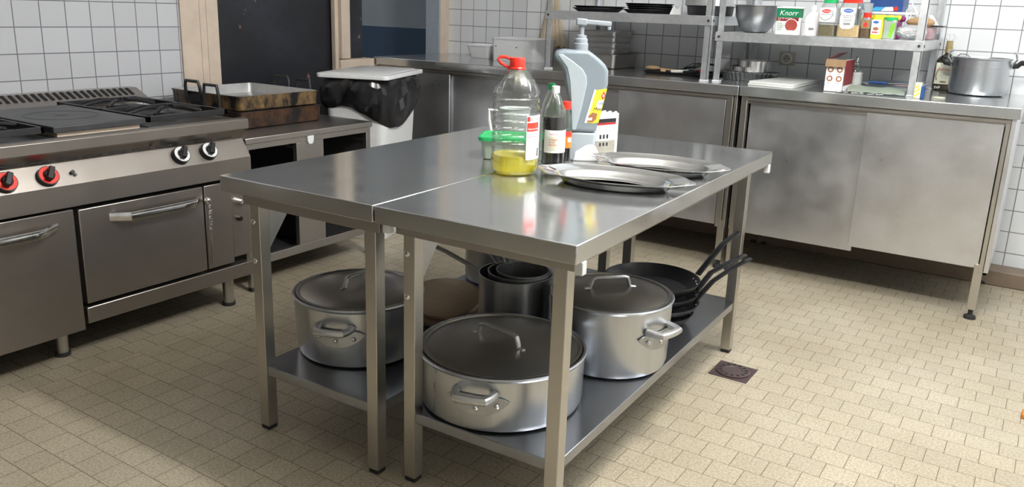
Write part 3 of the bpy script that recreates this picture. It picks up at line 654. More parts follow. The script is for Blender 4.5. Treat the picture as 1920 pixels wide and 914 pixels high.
T = bottle('small slim bottle with red cap and dark sauce, touching the pump dispenser', (-1.330, 2.362), .0215, 1.008, 'red', 'glass', 'darkwine', .42, capr=.0155, capn=.026)
lb = obj('label', MB().patch((-1.330, 2.362), .0222, -70, 40, ZT+.05, ZT+.105), 'orange', T)
obj('label_top', MB().patch((-1.330, 2.362), .0225, -70, 40, ZT+.088, ZT+.105), 'red', lb)
obj('label_spot', MB().patch((-1.330, 2.362), .0226, -35, 5, ZT+.070, ZT+.084), 'paper', lb)
bottle('clear greenish bottle with green cap, mostly hidden behind the oil and vinegar bottles', (-1.470, 2.50), .036, 1.048, 'green', 'gglass', None)
# pump dispenser
dc = Vector((-1.313, 2.460, 0)); du = Vector((.839, .543, 0)); dn = Vector((.543, -.839, 0))
T = thing('pump_dispenser', 'grey-blue mustard jug with pump top and yellow label on the table', 'dispenser', (dc.x, dc.y, ZT))
def jug(name, pts, half, mat, parent, bev=.01, off=0, ang=35):
    mb = MB(); P = [(x, z) for x, z in pts]
    A = [mb.v(*(dc+du*x+dn*(half+off)+Vector((0, 0, ZT+z)))) for x, z in P]; B = [mb.v(*(dc+du*x+dn*(-half+off)+Vector((0, 0, ZT+z)))) for x, z in P]
    mb.face(A); mb.face(B[::-1])
    for i in range(len(P)): j = (i+1) % len(P); mb.face([A[i], B[i], B[j], A[j]])
    return obj(name, mb, mat, parent, bev, ang, segs=4)
px = lambda X, Y: ((X-1091)/554, (318-Y)/554*1.03)
body = [px(*p) for p in ((1063, 266), (1112, 266), (1118, 225), (1125, 195), (1129, 178), (1128, 155), (1122, 145), (1112, 136), (1098, 126), (1090, 121), (1064, 121), (1045, 121), (1034, 124), (1027, 132), (1030, 138), (1040, 146), (1047, 158), (1050, 175), (1056, 200), (1061, 235))]
bd = obj_b = jug('jug_body', body, .046, 'grey_blue', T, .014)
jug('handle_panel', [px(*p) for p in ((1066, 262), (1074, 262), (1084, 215), (1090, 178), (1088, 165), (1080, 153), (1062, 140), (1042, 128), (1034, 130), (1044, 142), (1052, 152), (1058, 175), (1062, 210))], .047, 'pale_blue', T, .003, .0015)
jug('jug_base', [px(*p) for p in ((1063.5, 318), (1108, 318), (1111, 300), (1112, 266), (1063, 266), (1062.5, 300))], .043, 'pale_blue', T, .008)
jug('base_foot', [px(*p) for p in ((1070, 318), (1120, 318), (1119, 303), (1113, 292), (1104, 287), (1094, 289), (1084, 296), (1074, 302))], .050, 'white', T, .006)
pc = dc+du*((1077-1091)/554)
pz = ZT+.011
obj('pump_collar', MB().lathe([(.024, pz+.355), (.0245, pz+.375), (.0215, pz+.377), (.0215, pz+.390), (.017, pz+.393), (.017, pz+.402), (.008, pz+.404), (.0085, pz+.43), (.013, pz+.44), (.012, pz+.446)], (pc.x, pc.y), 32), 'pump', T)
mb = MB(); mb.M = Matrix.Translation((pc.x, pc.y, ZT+.449)) @ Matrix.Rotation(math.atan2(du.y, du.x)-.02, 4, 'Z') @ Matrix.Rotation(math.radians(3), 4, 'Y'); mb.box(-.018, .096, -.010, .010, 0, .016); mb.box(-.020, .016, -.015, .015, -.004, .018); mb.box(.084, .096, -.007, .007, -.012, .002)
obj('pump_spout', mb, 'pump', T, .004, segs=3)
lb = jug('label', [px(*p) for p in ((1105, 190), (1127, 186), (1115, 247), (1104, 249), (1091, 247))], .0005, 'yellow', T, 0, .0465)
jug('label_border', [px(*p) for p in ((1104, 188), (1107, 189), (1093, 249), (1089, 248))], .0005, 'paper', lb, 0, .0472)
jug('label_white', [px(*p) for p in ((1112, 208), (1122, 206), (1118, 222), (1112, 224), (1109, 215))], .0003, 'paper', lb, 0, .0475)
jug('label_diamond', [px(*p) for p in ((1122, 191), (1125, 198), (1120.5, 206), (1117, 199))], .0004, 'textred', lb, 0, .048)
jug('label_diamond_core', [px(*p) for p in ((1121.5, 195.5), (1123.2, 198.5), (1120.8, 202), (1119, 198.8))], .0004, 'textwhite', lb, 0, .0485)
jug('label_picture', [px(*p) for p in ((1096, 235), (1103, 229), (1112, 231), (1110, 241), (1104, 247), (1094, 246))], .0004, 'steak', lb, 0, .048)
jug('label_flag', [px(*p) for p in ((1093, 240), (1103, 238), (1102, 243), (1092, 244))], .0004, 'paper', lb, 0, .0487)
x_, z_ = px(1112, 214); lettering('Lesieur', .0105, dc+du*x_+dn*.0483+Vector((0, 0, ZT+z_)), du, (0, 0, 1), 'textblue', lb) if 0 else lettering('Lesi', .0125, dc+du*x_+dn*.0483+Vector((0, 0, ZT+z_)), du, (0, 0, 1), 'textblue', lb)
x_, z_ = px(1103, 226); lettering('Mouta', .016, dc+du*x_+dn*.0483+Vector((0, 0, ZT+z_)), du+Vector((0, 0, .1)), (0, 0, 1), 'text', lb, shear=.35)
# white box behind the dispenser
bc = Vector((-1.285, 2.575, 0)); T = thing('carton', 'white carton with black and red stripes, half hidden behind the pump dispenser', 'box', (bc.x, bc.y, ZT), math.radians(14))
K = dict(world=False)
obj('box_body', MB().box(-.045, .036, -.022, .022, 0, .150), 'paper', T, .001, **K)
s = MB()
for k in range(4): s.cyl((-.035+k*.02, -.02, .150), (-.035+k*.02, .02, .150), .006, seg=10)
obj('scalloped_top', s, 'paper', T, **K)
obj('stripe', MB().prism([(-.045, .112), (.0365, .124), (.0365, .137), (-.045, .125)], -.0228, -.0218, 'xz'), 'text', T, **K)
obj('stripe', MB().prism([(-.045, .104), (.0365, .117), (.0365, .123), (-.045, .111)], -.0228, -.0218, 'xz'), 'textred', T, **K)
obj('grey_band', MB().prism([(-.045, .0), (.0365, 0), (.0365, .061), (-.045, .048)], -.0226, -.0218, 'xz'), 'outlet', T, **K)
s = MB()
for k in range(3): s.box(-.018+k*.012, -.012+k*.012, -.0229, -.0218, .060+k*.002, .074+k*.002); s.box(-.018+k*.012, -.012+k*.012, -.0229, -.0218, .034+k*.002, .046+k*.002)
obj('printed_marks', s, 'text', T, **K)
# green lidded tub and white jug
T = thing('food_tub', 'low clear food tub with bright green lid, left of the big oil bottle', 'container', (-1.53, 2.30, ZT), math.radians(28))
obj('tub_body', MB().rrect(-.075, .11, -.075, .075, .02, [(.014, 0), (.008, .004), (0, .066)]), 'sage', T, **K)
obj('lid', MB().rrect(-.082, .117, -.082, .082, .022, [(0, .064), (0, .075), (.008, .077), (.012, .074), (.03, .074)]), 'green', T, **K)
T = thing('measuring_jug', 'frosted white plastic jug with a pale handle behind the big oil bottle', 'jug', (-1.640, 2.53, ZT))
obj('jug_body', MB().lathe([(.046, ZT), (.048, ZT+.004), (.056, ZT+.135), (.059, ZT+.137), (.054, ZT+.137), (.046, ZT+.01), (.02, ZT+.006)], (-1.640, 2.53), 40), 'frost', T)
obj('handle', MB().tube([(-1.69, 2.50, ZT+.125), (-1.722, 2.48, ZT+.128), (-1.720, 2.48, ZT+.09), (-1.708, 2.485, ZT+.03), (-1.686, 2.505, ZT+.028)], .007, 8, .8), 'paper', T)
# oval platters
def platter(label, c, a, b, rz):
    T = thing('serving_platter', label, 'platter', (*c, ZT), rz, 'oval steel platters on the work table')
    n = 96; ko = lambda t: 1+.022*abs(math.cos(4*t))**.5*0+.028*math.cos(8*t)*(.4+.6*abs(math.cos(t)))
    R = []
    for f, z, wv in ((.50, .0, 0), (.66, .0012, 0), (.70, .007, .1), (.76, .020, .3), (.80, .023, .5), (.97, .030, 1), (1.0, .033, 1), (1.005, .031, 1), (.985, .0285, 1), (.80, .0215, .5), (.76, .018, .3), (.69, .0032, .1), (.655, -.0005+.0005, 0)):
        R.append([(a*f*math.cos(2*PI*i/n)*(1+(ko(2*PI*i/n)-1)*wv), b*f*math.sin(2*PI*i/n)*(1+(ko(2*PI*i/n)-1)*wv), z+.0006) for i in range(n)])
    o = obj('platter_dish', MB().rings(R), 'polish', T, ang=50, **K)
    for e in (-1, 1):
        for f in (-1, 1): s = MB(); s.tube([(e*a*.80, f*b*.10, .0235), (e*a*.93, f*b*.16, .0285)], .004, 8); obj('rim_ridge', s, 'polish', o, **K)
    return T
platter('oval scalloped steel platter nearer the table front edge', (-1.030, 2.132), .232, .128, math.radians(9))
platter('oval scalloped steel platter farther back, beside the dispenser foot', (-1.018, 2.425), .222, .128, math.radians(7))
# ------------------------------------------------------------------ floor drain, socket, odd bits
T = thing('floor_drain', 'square brown cast floor drain with round slotted cover set in the floor tiles', 'drain', (-.83, 2.85, 0))
obj('drain_frame', MB().box(-.903, -.757, 2.776, 2.924, -.002, .0015), 'drain', T, .0006)
cv = obj('drain_cover', MB().lathe([(.062, .0015), (.062, .006), (.058, .0075), (.036, .0075), (.034, .006), (.004, .006)], (-.83, 2.85), 48), 'drain', T)
s = MB()
for k in range(14):
    a = 2*PI*k/14; s.M = Matrix.Translation((-.83, 2.85, 0)) @ Matrix.Rotation(a, 4, 'Z'); s.box(.042, .056, -.006, .006, .0068, .0079)
obj('drain_slots', s, 'dark', cv)
T = thing('wall_socket', 'square ivory wall socket on the back wall tiles above the cake tins', 'socket', (-1.30, YW, 1.068))
obj('plate', MB().box(-1.345, -1.257, YW-.010, YW-.0005, 1.030, 1.106), 'outlet', T, .003)
obj('socket_ring', MB().cyl((-1.301, YW-.016, 1.068), (-1.301, YW-.008, 1.068), .030, seg=32), 'paper', T)
s = MB().cyl((-1.301, YW-.0168, 1.068), (-1.301, YW-.015, 1.068), .0235, seg=28); obj('socket_well', s, 'outlet', T)
s = MB()
for a, b in ((-.009, 0), (.009, 0), (0, .011)): s.cyl((-1.301+a, YW-.0175, 1.068+b), (-1.301+a, YW-.016, 1.068+b), .0032, seg=10)
obj('pin_holes', s, 'dark', T)
tag(obj('orange_piece', MB().box(.095, .16, 3.09, 3.14, .0005, .018), 'orange', None, .004), 'small orange plastic piece lying on the floor at the right edge', 'cap')
# hanging beige cloth
m = MB(); R = []
for z, w_, dpt in ((1.60, .020, .008), (1.42, .032, .012), (1.28, .050, .014), (1.17, .078, .018), (1.085, .100, .022), (1.055, .104, .022)):
    R.append([(-2.845+w_*math.cos(2*PI*i/40)*(1+.05*math.sin(i*1.9)), YW-.035+dpt*math.sin(2*PI*i/40)*(1+.3*math.sin(i*2.3)), z+(.010*math.sin(i*1.7) if z < 1.06 else 0)) for i in range(40)])
tag(obj('hanging_cloth', m.rings(R), 'beige', None, ang=70), 'spotted beige cloth hanging on the back wall behind the left rack', 'cloth')
# white tubs on the counter
def tub(label, x0, x1, y0, y1, z1, taper, rims=.006, holes=False):
    T = thing('plastic_tub', label, 'tub', ((x0+x1)/2, (y0+y1)/2, ZC), 0, 'white tubs at the hatch end of the counter')
    obj('tub_body', MB().rrect(x0, x1, y0, y1, .03, [(taper, ZC), (taper*.9, ZC+.004), (0, z1-.008), (-rims, z1-.008), (-rims, z1), (.004, z1), (taper+.004, ZC+.012)]), 'white', T)
    if holes:
        s = MB()
        for x in (x0+.04, (x0+x1)/2+.03): s.cyl((x, y0-.002+taper*.3, z1-.055), (x, y0+.01, z1-.055), .004, seg=10)
        obj('rivet_hole', s, 'dark', T)
    return T
tub('small tapered white plastic tub left of the larger white one', -3.37, -3.17, 4.55, 4.76, 1.048, .03)
tub('larger white plastic tub with small dark holes near the hatch', -3.125, -2.785, 4.50, 4.76, 1.105, .006, .006, True)
# steel gastronorm pans
T = thing('roasting_tray', 'large steel roasting tray with wire handle, under the stacked steel pans', 'tray', (-2.33, 4.64, ZC))
obj('tray_body', MB().rrect(-2.505, -2.205, 4.475, 4.80, .035, [(.012, ZC), (.005, ZC+.005), (0, ZC+.078), (-.008, ZC+.080), (-.008, ZC+.084), (.004, ZC+.084), (.01, ZC+.01)]), 'steel', T)
obj('handle', MB().tube([(-2.40, 4.474, ZC+.066), (-2.40, 4.462, ZC+.06), (-2.395, 4.458, ZC+.036), (-2.345, 4.458, ZC+.036), (-2.34, 4.462, ZC+.06), (-2.34, 4.474, ZC+.066)], .004, 8), 'chrome', T)
for k, lab in enumerate(('lowest of the four nested steel pans over the roasting tray', 'second lowest of the four nested steel pans behind the pump dispenser', 'second highest of the four nested steel pans behind the pump dispenser', 'topmost of the four nested steel pans under the left rack')):
    z0 = ZC+.0105+.034*k; z1 = z0+.106
    tag(obj('steel_pan', MB().rrect(-2.492+.002*(k % 2), -2.222+.002*(k % 2), 4.495, 4.75, .03, [(.020, z0), (.014, z0+.004), (.006, z1-.006), (-.008, z1-.004), (-.008, z1), (.006, z1-.001), (.016, z0+.008)]), 'alu_inner'), lab, 'pan', 'nested steel pans under the left rack')
# black tray of utensils
T = thing('baking_sheet', 'flat black baking sheet on the counter holding loose utensils', 'tray', (-1.80, 4.54, ZC))
obj('sheet', MB().rrect(-1.985, -1.60, 4.395, 4.70, .015, [(.008, ZC), (0, ZC+.012), (-.006, ZC+.0125), (-.006, ZC+.0145), (.003, ZC+.0145), (.010, ZC+.003)]), 'nonstick', T)
def ut(name, label, cat='utensil'): return thing(name, label, cat, (-1.80, 4.54, ZC+.004), 0, 'utensils on the black baking sheet')
z = ZC+.012
T = ut('slotted_spatula', 'black slotted spatula with its slotted blade raised')
obj('handle', MB().tube([(-1.93, 4.50, z+.006), (-1.82, 4.53, z+.010), (-1.77, 4.56, z+.026)], .006, 8), 'black', T)
s = MB()
for k in range(5): s.tube([(-1.79+k*.012, 4.53+k*.012, z+.024), (-1.755+k*.02, 4.57+k*.016, z+.050), (-1.70+k*.016, 4.62+k*.010, z+.044)], .004, 6, .5)
s.tube([(-1.79, 4.53, z+.024), (-1.74, 4.58, z+.026)], .005, 6); s.tube([(-1.705, 4.615, z+.045), (-1.64, 4.65, z+.043)], .005, 6)
obj('slotted_blade', s, 'black', T)
T = ut('wooden_spatula', 'wooden spatula head at the left end of the baking sheet')
obj('blade', MB().sphere((-1.955, 4.46, z+.016), .045, 1, .6, .30), 'woodspoon', T); obj('handle', MB().tube([(-1.92, 4.47, z+.012), (-1.75, 4.50, z+.006)], .006, 8), 'woodspoon', T)
T = ut('small_knife', 'kitchen knife with cream handle lying on the baking sheet', 'knife')
obj('handle', MB().tube([(-1.83, 4.43, z+.004), (-1.74, 4.47, z+.010)], .009, 8), 'board', T); obj('blade', MB().tube([(-1.74, 4.47, z+.011), (-1.66, 4.52, z+.026), (-1.63, 4.545, z+.040)], .008, 6, .15), 'chrome', T)
T = ut('serving_tongs', 'black handled utensil with red and white end beside the rack upright')
obj('handle', MB().tube([(-1.76, 4.44, z+.004), (-1.68, 4.45, z+.010)], .010, 8), 'black', T); obj('tip', MB().sphere((-1.655, 4.455, z+.016), .015, 1.2, 1, 1), 'red', T); obj('tip_spot', MB().sphere((-1.647, 4.447, z+.020), .008, 1.2, 1, 1), 'paper', T)
T = ut('cork', 'small round cork on the baking sheet beside the knife', 'cork')
obj('cork_body', MB().cyl((-1.885, 4.415, z+.006), (-1.860, 4.425, z+.006), .009), 'woodspoon', T)
# fluted tin and cake tins
tc_ = (-1.400, 4.50); T = thing('tart_tin', 'wide fluted metal tart tin on the counter, two steel cake tins inside', 'tin', (*tc_, ZC))
obj('tin_body', MB().lathe([(.130, ZC), (.134, ZC+.002), (.150, ZC+.040), (.154, ZC+.041), (.154, ZC+.043), (.147, ZC+.042), (.131, ZC+.005), (.1, ZC+.0035)], tc_, 288, fl=lambda t: 1+.028*math.cos(36*t)), 'alu_dark', T, ang=60)
for k, (r_, z0, lab) in enumerate(((.098, ZC+.0045, 'lower round steel cake tin sitting in the fluted tart tin'), (.092, ZC+.036, 'upper round steel cake tin stacked above the other in the tart tin'))):
    cc = (-1.405+.02*k, 4.505)
    tag(obj('cake_tin', MB().lathe([(r_*.96, z0), (r_, z0+.003), (r_, z0+.062), (r_+.004, z0+.063), (r_+.004, z0+.066), (r_-.002, z0+.066), (r_-.003, z0+.004), (r_*.8, z0+.002)], cc, 64), 'polish'), lab, 'tin', 'round cake tins')
# cutting boards
for k, (zz, lab) in enumerate(((ZC, 'lower white cutting board lying by the counter front edge'), (ZC+.0105, 'upper white cutting board lying on the lower one'))):
    m = MB(); P = [(-1.296+.004*k, 4.150), (-1.060, 4.100+.01*k), (-1.066, 4.640), (-1.238, 4.655)]
    tag(obj('cutting_board', m.prism(P, zz, zz+.010), 'board', None, .002), lab, 'board', 'white cutting boards')
# carton and other things under the right rack
T = thing('cardboard_box', 'white printed cardboard box with open brown flap under the right rack', 'box', (-.87, 4.22, ZC))
bx0, bx1, by0, by1, bz = -.922, -.836, 4.125, 4.33, ZC+.150
m = MB().box(bx0, bx1, by0, by0+.002, ZC, bz).box(bx0, bx1, by1-.002, by1, ZC, bz).box(bx0, bx0+.002, by0, by1, ZC, bz).box(bx1-.002, bx1, by0, by1, ZC, bz).box(bx0, bx1, by0, by1, ZC, ZC+.002)
obj('box_body', m, 'paper', T)
obj('flap', MB().prism([(by0-.001, bz), (by0-.016, bz-.033), (by0-.018, bz-.032), (by0-.003, bz+.002)], bx0-.002, bx1+.002, 'yz'), 'brown', T)
obj('flap', MB().prism([(bx0, bz), (bx0+.045, bz+.028), (bx0+.045, bz+.030), (bx0-.001, bz+.002)], by0+.02, by1, 'xz'), 'maroon', T)
obj('side_print', MB().box(bx1, bx1+.0006, by0+.004, by1-.004, ZC+.03, bz-.002), 'maroon', T)
s = MB(); s2 = MB()
for i in range(2):
    for j in range(2):
        cx, cz = bx0+.022+i*.042, ZC+.062+j*.042
        s.lathe([(0.013, 0), (0.0132, .0008), (.007, .0008), (.007, 0)], (0, 0), 20, loop=True) if 0 else None
        s.M = Matrix.Translation((cx, by0-.0004, cz)) @ Matrix.Rotation(PI/2, 4, 'X'); s.lathe([(.014, 0), (.014, .0006), (.008, .0006), (.008, 0)], (0, 0), 9, loop=True)
        s2.box(cx-.012, cx+.004, by0-.0008, by0, cz-.022, cz-.0195)
obj('printed_picture', s, 'steak', T); obj('printed_caption', s2, 'textgrey', T)
obj('printed_line', MB().box(bx0, bx1, by0-.0008, by0, ZC+.030, ZC+.0312), 'textgrey', T)
T = thing('salt_shaker', 'glass cruet bottle with metal tip and white paper label beside the cardboard box', 'shaker', (-.846, 4.43, ZC))
gc = (-.846, 4.43)
obj('glass_body', MB().lathe([(.040, ZC), (.042, ZC+.004), (.034, ZC+.085), (.030, ZC+.100), (.016, ZC+.116), (.010, ZC+.122)], gc, 32), 'glass', T)
obj('paper_label', MB().lathe([(.0395, ZC+.006), (.0345, ZC+.082), (.033, ZC+.082), (.038, ZC+.006)], gc, 32, loop=True), 'paper', T)
obj('pourer', MB().lathe([(.012, ZC+.118), (.013, ZC+.126), (.007, ZC+.130), (.0065, ZC+.155), (.005, ZC+.160)], gc, 20), 'chrome', T)
T = thing('plastic_tray', 'shallow grey plastic tray with patterned rim standing behind the wrapped knife', 'tray', (-.68, 4.55, ZC))
obj('tray_body', MB().rrect(-.80, -.545, 4.40, 4.72, .03, [(.02, ZC), (.015, ZC+.004), (0, ZC+.030), (-.008, ZC+.031), (-.008, ZC+.034), (.004, ZC+.034), (.02, ZC+.008)]), 'reveal', T)
s = MB()
for k in range(9): s.sphere((-.66+.013*k, 4.40-.004, ZC+.0345), .0045, 1.2, 1, .4, 8, 5)
obj('rim_pattern', s, 'red', T); 
T = thing('wrapped_knife', 'knife with dark blue handle lying in the grey tray', 'knife', (-.74, 4.38, ZC+.035))
obj('handle', MB().tube([(-.765, 4.36, ZC+.042), (-.685, 4.375, ZC+.040)], .010, 8, .7), 'bluepack', T)
obj('blade', MB().tube([(-.685, 4.375, ZC+.042), (-.60, 4.42, ZC+.041)], .014, 6, .1), 'chrome', T)
m = MB(); R = []
for i in range(13):
    x = -.822+.03*i*.70; R.append([(x, 4.16, ZC+.006+.006*abs(math.sin(i*1.1))), (x-.015, 4.27, ZC+.026+.005*math.sin(i*.9)), (x-.02, 4.34, ZC+.022), (x-.02, 4.34, ZC+.019), (x-.015, 4.27, ZC+.022+.005*math.sin(i*.9)), (x, 4.16, ZC+.003+.006*abs(math.sin(i*1.1)))])
tag(obj('folded_film', m.rings(R), 'sage', None, ang=60), 'creased sage green plastic film lying by the counter edge', 'film')
m = MB(); 
for k in range(6): m.tube([(-.86+k*.035, 4.10+.01*(k % 2), ZC+.004), (-.83+k*.035, 4.12+.008*((k*3) % 2), ZC+.006)], .004, 6)
tag(obj('cutlery_pieces', m, 'chrome'), 'small metal cutlery pieces at the counter edge below the green film', 'cutlery')
T = thing('seasoning_packet', 'small upright yellow patterned packet right of the rack upright', 'packet', (-.512, 4.17, ZC))
obj('packet', MB().box(-.530, -.502, 4.135, 4.18, ZC, ZC+.070), 'labelcream', T, .002)
s = MB()
for k in range(8): s.sphere((-.523+.007*(k % 3), 4.1345, ZC+.01+.0065*k), .0042, 1.2, .2, 1, 8, 5)
obj('printed_spots', s, 'yellow', T)
obj('dark_edge', MB().box(-.501, -.490, 4.14, 4.19, ZC, ZC+.055), 'bluepack', T, .002)
T = thing('lemon_slice', 'pale round slice lying on the counter in front of the bottle', 'slice', (-.437, 4.255, ZC))
obj('slice', MB().lathe([(.026, ZC), (.027, ZC+.002), (.02, ZC+.004), (.003, ZC+.0045)], (-.437, 4.255), 28), 'labelcream', T)
# dark flat bottle and pressure cooker body
T = thing('liqueur_bottle', 'dark flat glass bottle with cream label and gold cap, left of the silver pot', 'bottle', (-.500, 4.77, ZC))
m = MB().rrect(-.526, -.436, 4.735, 4.805, .02, [(.004, ZC), (0, ZC+.005), (0, ZC+.150), (.012, ZC+.168), (.030, ZC+.180), (.0345, ZC+.190)])
obj('bottle_body', m, 'bglass', T)
obj('cap', MB().lathe([(.0165, ZC+.188), (.0165, ZC+.21), (.018, ZC+.212), (.018, ZC+.216), (.0155, ZC+.218), (.0155, ZC+.245), (.013, ZC+.247)], (-.481, 4.77), 24), 'gold', T)
lb = obj('label', MB().box(-.521, -.441, 4.7338, 4.7352, ZC+.032, ZC+.138), 'labelcream', T)
for s_, sz, zz, mt in (('GEMA', .017, .126, 'text'), ('Bolhona', .0185, .100, 'textred'), ('XX', .009, .085, 'textgrey'), ('DIGESTIF\nAMER', .010, .072, 'textgrey')):
    lettering(s_, sz, (-.481, 4.7334, ZC+zz), (1, 0, 0), (0, 0, 1), mt, lb, align='CENTER')
m = MB()
for s_ in (-1, 1):
    for k in range(6): m.sphere((-.481+s_*(.036-.002*abs(k-2)), 4.7334, ZC+.055+.009*k), .0045, .8, .15, 1.2, 8, 5)
m.sphere((-.481, 4.7334, ZC+.043), .016, 1, .03, .35)
obj('leaf_emblem', m, 'herb', lb)
lettering('SVP', .018, (-.518, 4.7336, ZC+.008), (1, 0, 0), (0, 0, 1), 'textwhite', T)
m = MB()
for k in range(7): a = k*.9; m.tube([(-.481+.010*math.cos(a), 4.77+.008*math.sin(a), ZC+.247), (-.481+.030*math.cos(a), 4.77+.024*math.sin(a), ZC+.262+.004*(k % 3)), (-.481+.014*math.cos(a+.6), 4.77+.01*math.sin(a), ZC+.282)], .0012, 5)
obj('twisted_film', m, 'film', T)
pcx = (-.318, 4.640); pr = .128; T = thing('pressure_cooker', 'open silver pressure cooker pot with clamp lugs and black handles on the right counter', 'pot', (*pcx, ZC))
zt = ZC+.178
obj('pot_body', MB().lathe([(pr*.82, ZC), (pr*.93, ZC+.005), (pr*.99, ZC+.025), (pr*.99, ZC+.130), (pr, ZC+.132), (pr, ZC+.136), (pr*1.0, zt-.01), (pr*1.04, zt-.005), (pr*1.04, zt), (pr*.97, zt), (pr*.95, zt-.01), (pr*.95, ZC+.03), (pr*.8, ZC+.01)], pcx, 72), 'alu', T)
for s_, a in ((-1, PI+.10), (1, .10)):
    ca, sa = math.cos(a), math.sin(a)
    def pp(r, z): return (pcx[0]+r*ca, pcx[1]+r*sa, z)
    m = MB().tube([pp(pr*1.0, zt-.050), pp(pr*1.05, zt-.022), pp(pr*1.16, zt-.004), pp(pr*1.12, zt+.016), pp(pr*1.10, zt+.026), pp(pr*.98, zt+.028)], .006, 8, 2.2, up=(-sa, ca, 0))
    obj('clamp_lug', m, 'polish', T)
    m = MB().tube([pp(pr*1.0, zt-.036), pp(pr*1.20, zt-.032), pp(pr*1.30, zt-.018), pp(pr*(1.75 if s_ > 0 else 1.26), zt-.014 if s_ > 0 else zt-.002)], .013, 10, 1.0)
    obj('side_handle', m, 'black', T)
obj('wire_bail', MB().tube([(pcx[0]-.105, pcx[1]-.03, zt), (pcx[0]-.09, pcx[1]-.04, zt+.014), (pcx[0]-.06, pcx[1]-.05, zt+.012), (pcx[0]-.035, pcx[1]-.07, zt-.012)], .003, 8), 'chrome', T)
# ------------------------------------------------------------------ on the left rack shelf
def tin(label, c, r, z, k=2.0):
    return tag(obj('tart_tin', MB().lathe([(r*.78, z), (r*.80, z+.002), (r*.94, z+.016), (r, z+.020), (r, z+.022), (r*.93, z+.019), (r*.77, z+.004)], c, 90, sx=1.0, fl=lambda t: 1+.008*math.cos(30*t)), 'nonstick'), label, 'tin', 'black tart tins on the left rack')
names = ['bottom black tart tin of the left pile on the left rack', 'top black tart tin of the left pile on the left rack',
         'bottom black tart tin of the taller pile, middle of the left rack', 'second black tart tin of the taller pile on the left rack', 'third black tart tin of the taller pile on the left rack', 'topmost black tart tin of the taller pile on the left rack']
for k in range(2): tin(names[k], (-2.300+.01*k, 4.40), .150, ZL+.011*k)
for k in range(4): tin(names[2+k], (-1.980+.010*((k*5) % 3)-.006, 4.42), .149-.004*k, ZL+.011*k)
T = thing('cake_mould', 'deep black cake tin behind the rack upright on the left rack', 'tin', (-1.66, 4.52, ZL))
obj('mould_body', MB().lathe([(.118, ZL), (.122, ZL+.004), (.128, ZL+.048), (.134, ZL+.049), (.134, ZL+.052), (.125, ZL+.052), (.118, ZL+.006), (.09, ZL+.004)], (-1.665, 4.52), 56), 'nonstick', T)
T = thing('glass_bowl', 'pale round bowl standing on the black cake tin at the top edge', 'bowl', (-1.675, 4.52, ZL+.0525))
obj('bowl_body', MB().lathe([(.128, ZL+.0525), (.132, ZL+.0525), (.126, ZL+.11), (.10, ZL+.15), (.02, ZL+.17), (.02, ZL+.166), (.096, ZL+.146), (.121, ZL+.108)], (-1.675, 4.52), 56), 'alu_inner', T)
m = MB(); R = []
for i in range(10): R.append([(-1.822+.006*math.sin(i*.7), 4.33+.014*i, ZL+.004+.028*abs(math.sin(i*.8))), (-1.808, 4.33+.014*i, ZL+.038+.008*math.sin(i)), (-1.804, 4.33+.014*i, ZL+.001), (-1.823, 4.33+.014*i, ZL+.001)])
tag(obj('folded_paper', m.rings(R), 'paper', None, ang=60), 'white folded paper between the tart tins and deep cake tin', 'paper')
# ------------------------------------------------------------------ on the right rack shelf
bc_ = (-1.375, 4.43); T = thing('mixing_bowl', 'large steel mixing bowl at the left end of the right rack', 'bowl', (*bc_, ZR))
obj('bowl_body', MB().lathe([(.050, ZR), (.062, ZR+.004), (.086, ZR+.030), (.106, ZR+.080), (.113, ZR+.135), (.122, ZR+.137), (.122, ZR+.140), (.111, ZR+.140), (.103, ZR+.08), (.08, ZR+.03), (.05, ZR+.006)], bc_, 64), 'alu_dark', T)
T = thing('soup_carton', 'white green and maroon soup carton with a white lid beside the mixing bowl', 'box', (-1.165, 4.30, ZR)); x0, x1, yf = -1.221, -1.112, 4.262
obj('carton_body', MB().box(x0, x1, yf, yf+.075, ZR, ZR+.128), 'paper', T, .002)
obj('lid', MB().box(x0-.004, x1+.006, yf-.004, yf+.079, ZR+.127, ZR+.136), 'paper', T, .002)
f = yf-.0006
obj('green_print', MB().box(x0, x1, f, yf, ZR+.084, ZR+.127).box(x1, x1+.0006, yf, yf+.075, ZR+.084, ZR+.127), 'kgreen', T)
obj('maroon_print', MB().box(x0, x1, f, yf, ZR+.066, ZR+.084), 'maroon', T)
s = MB(); s.M = Matrix.Translation((x0+.076, yf, ZR+.046)) @ Matrix.Rotation(PI/2, 4, 'X'); s.lathe([(.0325, .0004), (.0325, .0012), (.002, .0013)], (0, 0), 32); obj('pan_picture_rim', s, 'paper', T)
s = MB(); s.M = Matrix.Translation((x0+.076, yf, ZR+.046)) @ Matrix.Rotation(PI/2, 4, 'X'); s.lathe([(.0295, .001), (.0295, .0018), (.002, .0019)], (0, 0), 32); s.M = Matrix.Identity(4); obj('soup_picture', s, 'soup', T)
obj('ladle_picture', MB().box(x0+.060, x0+.094, yf-.0026, yf-.0018, ZR+.012, ZR+.022), 'paper', T)
lettering('Knorr', .036, (x0+.012, yf-.0008, ZR+.094), (1, 0, 0), (0, 0, 1), 'textwhite', T, shear=.25)
lettering('JUS DE VIANDE\nLIÉ', .010, (x0+.008, yf-.0008, ZR+.076), (1, 0, 0), (0, 0, 1), 'textwhite', T)
lettering('Fonds\nCLAIR &\nLÉGER\nLIANT', .0105, (x0+.006, yf-.0008, ZR+.052), (1, 0, 0), (0, 0, 1), 'kgreen', T)
T = thing('flour_bag', 'crumpled white paper bag with twisted top beside the soup carton', 'bag', (-1.06, 4.32, ZR)); m = MB(); R = []
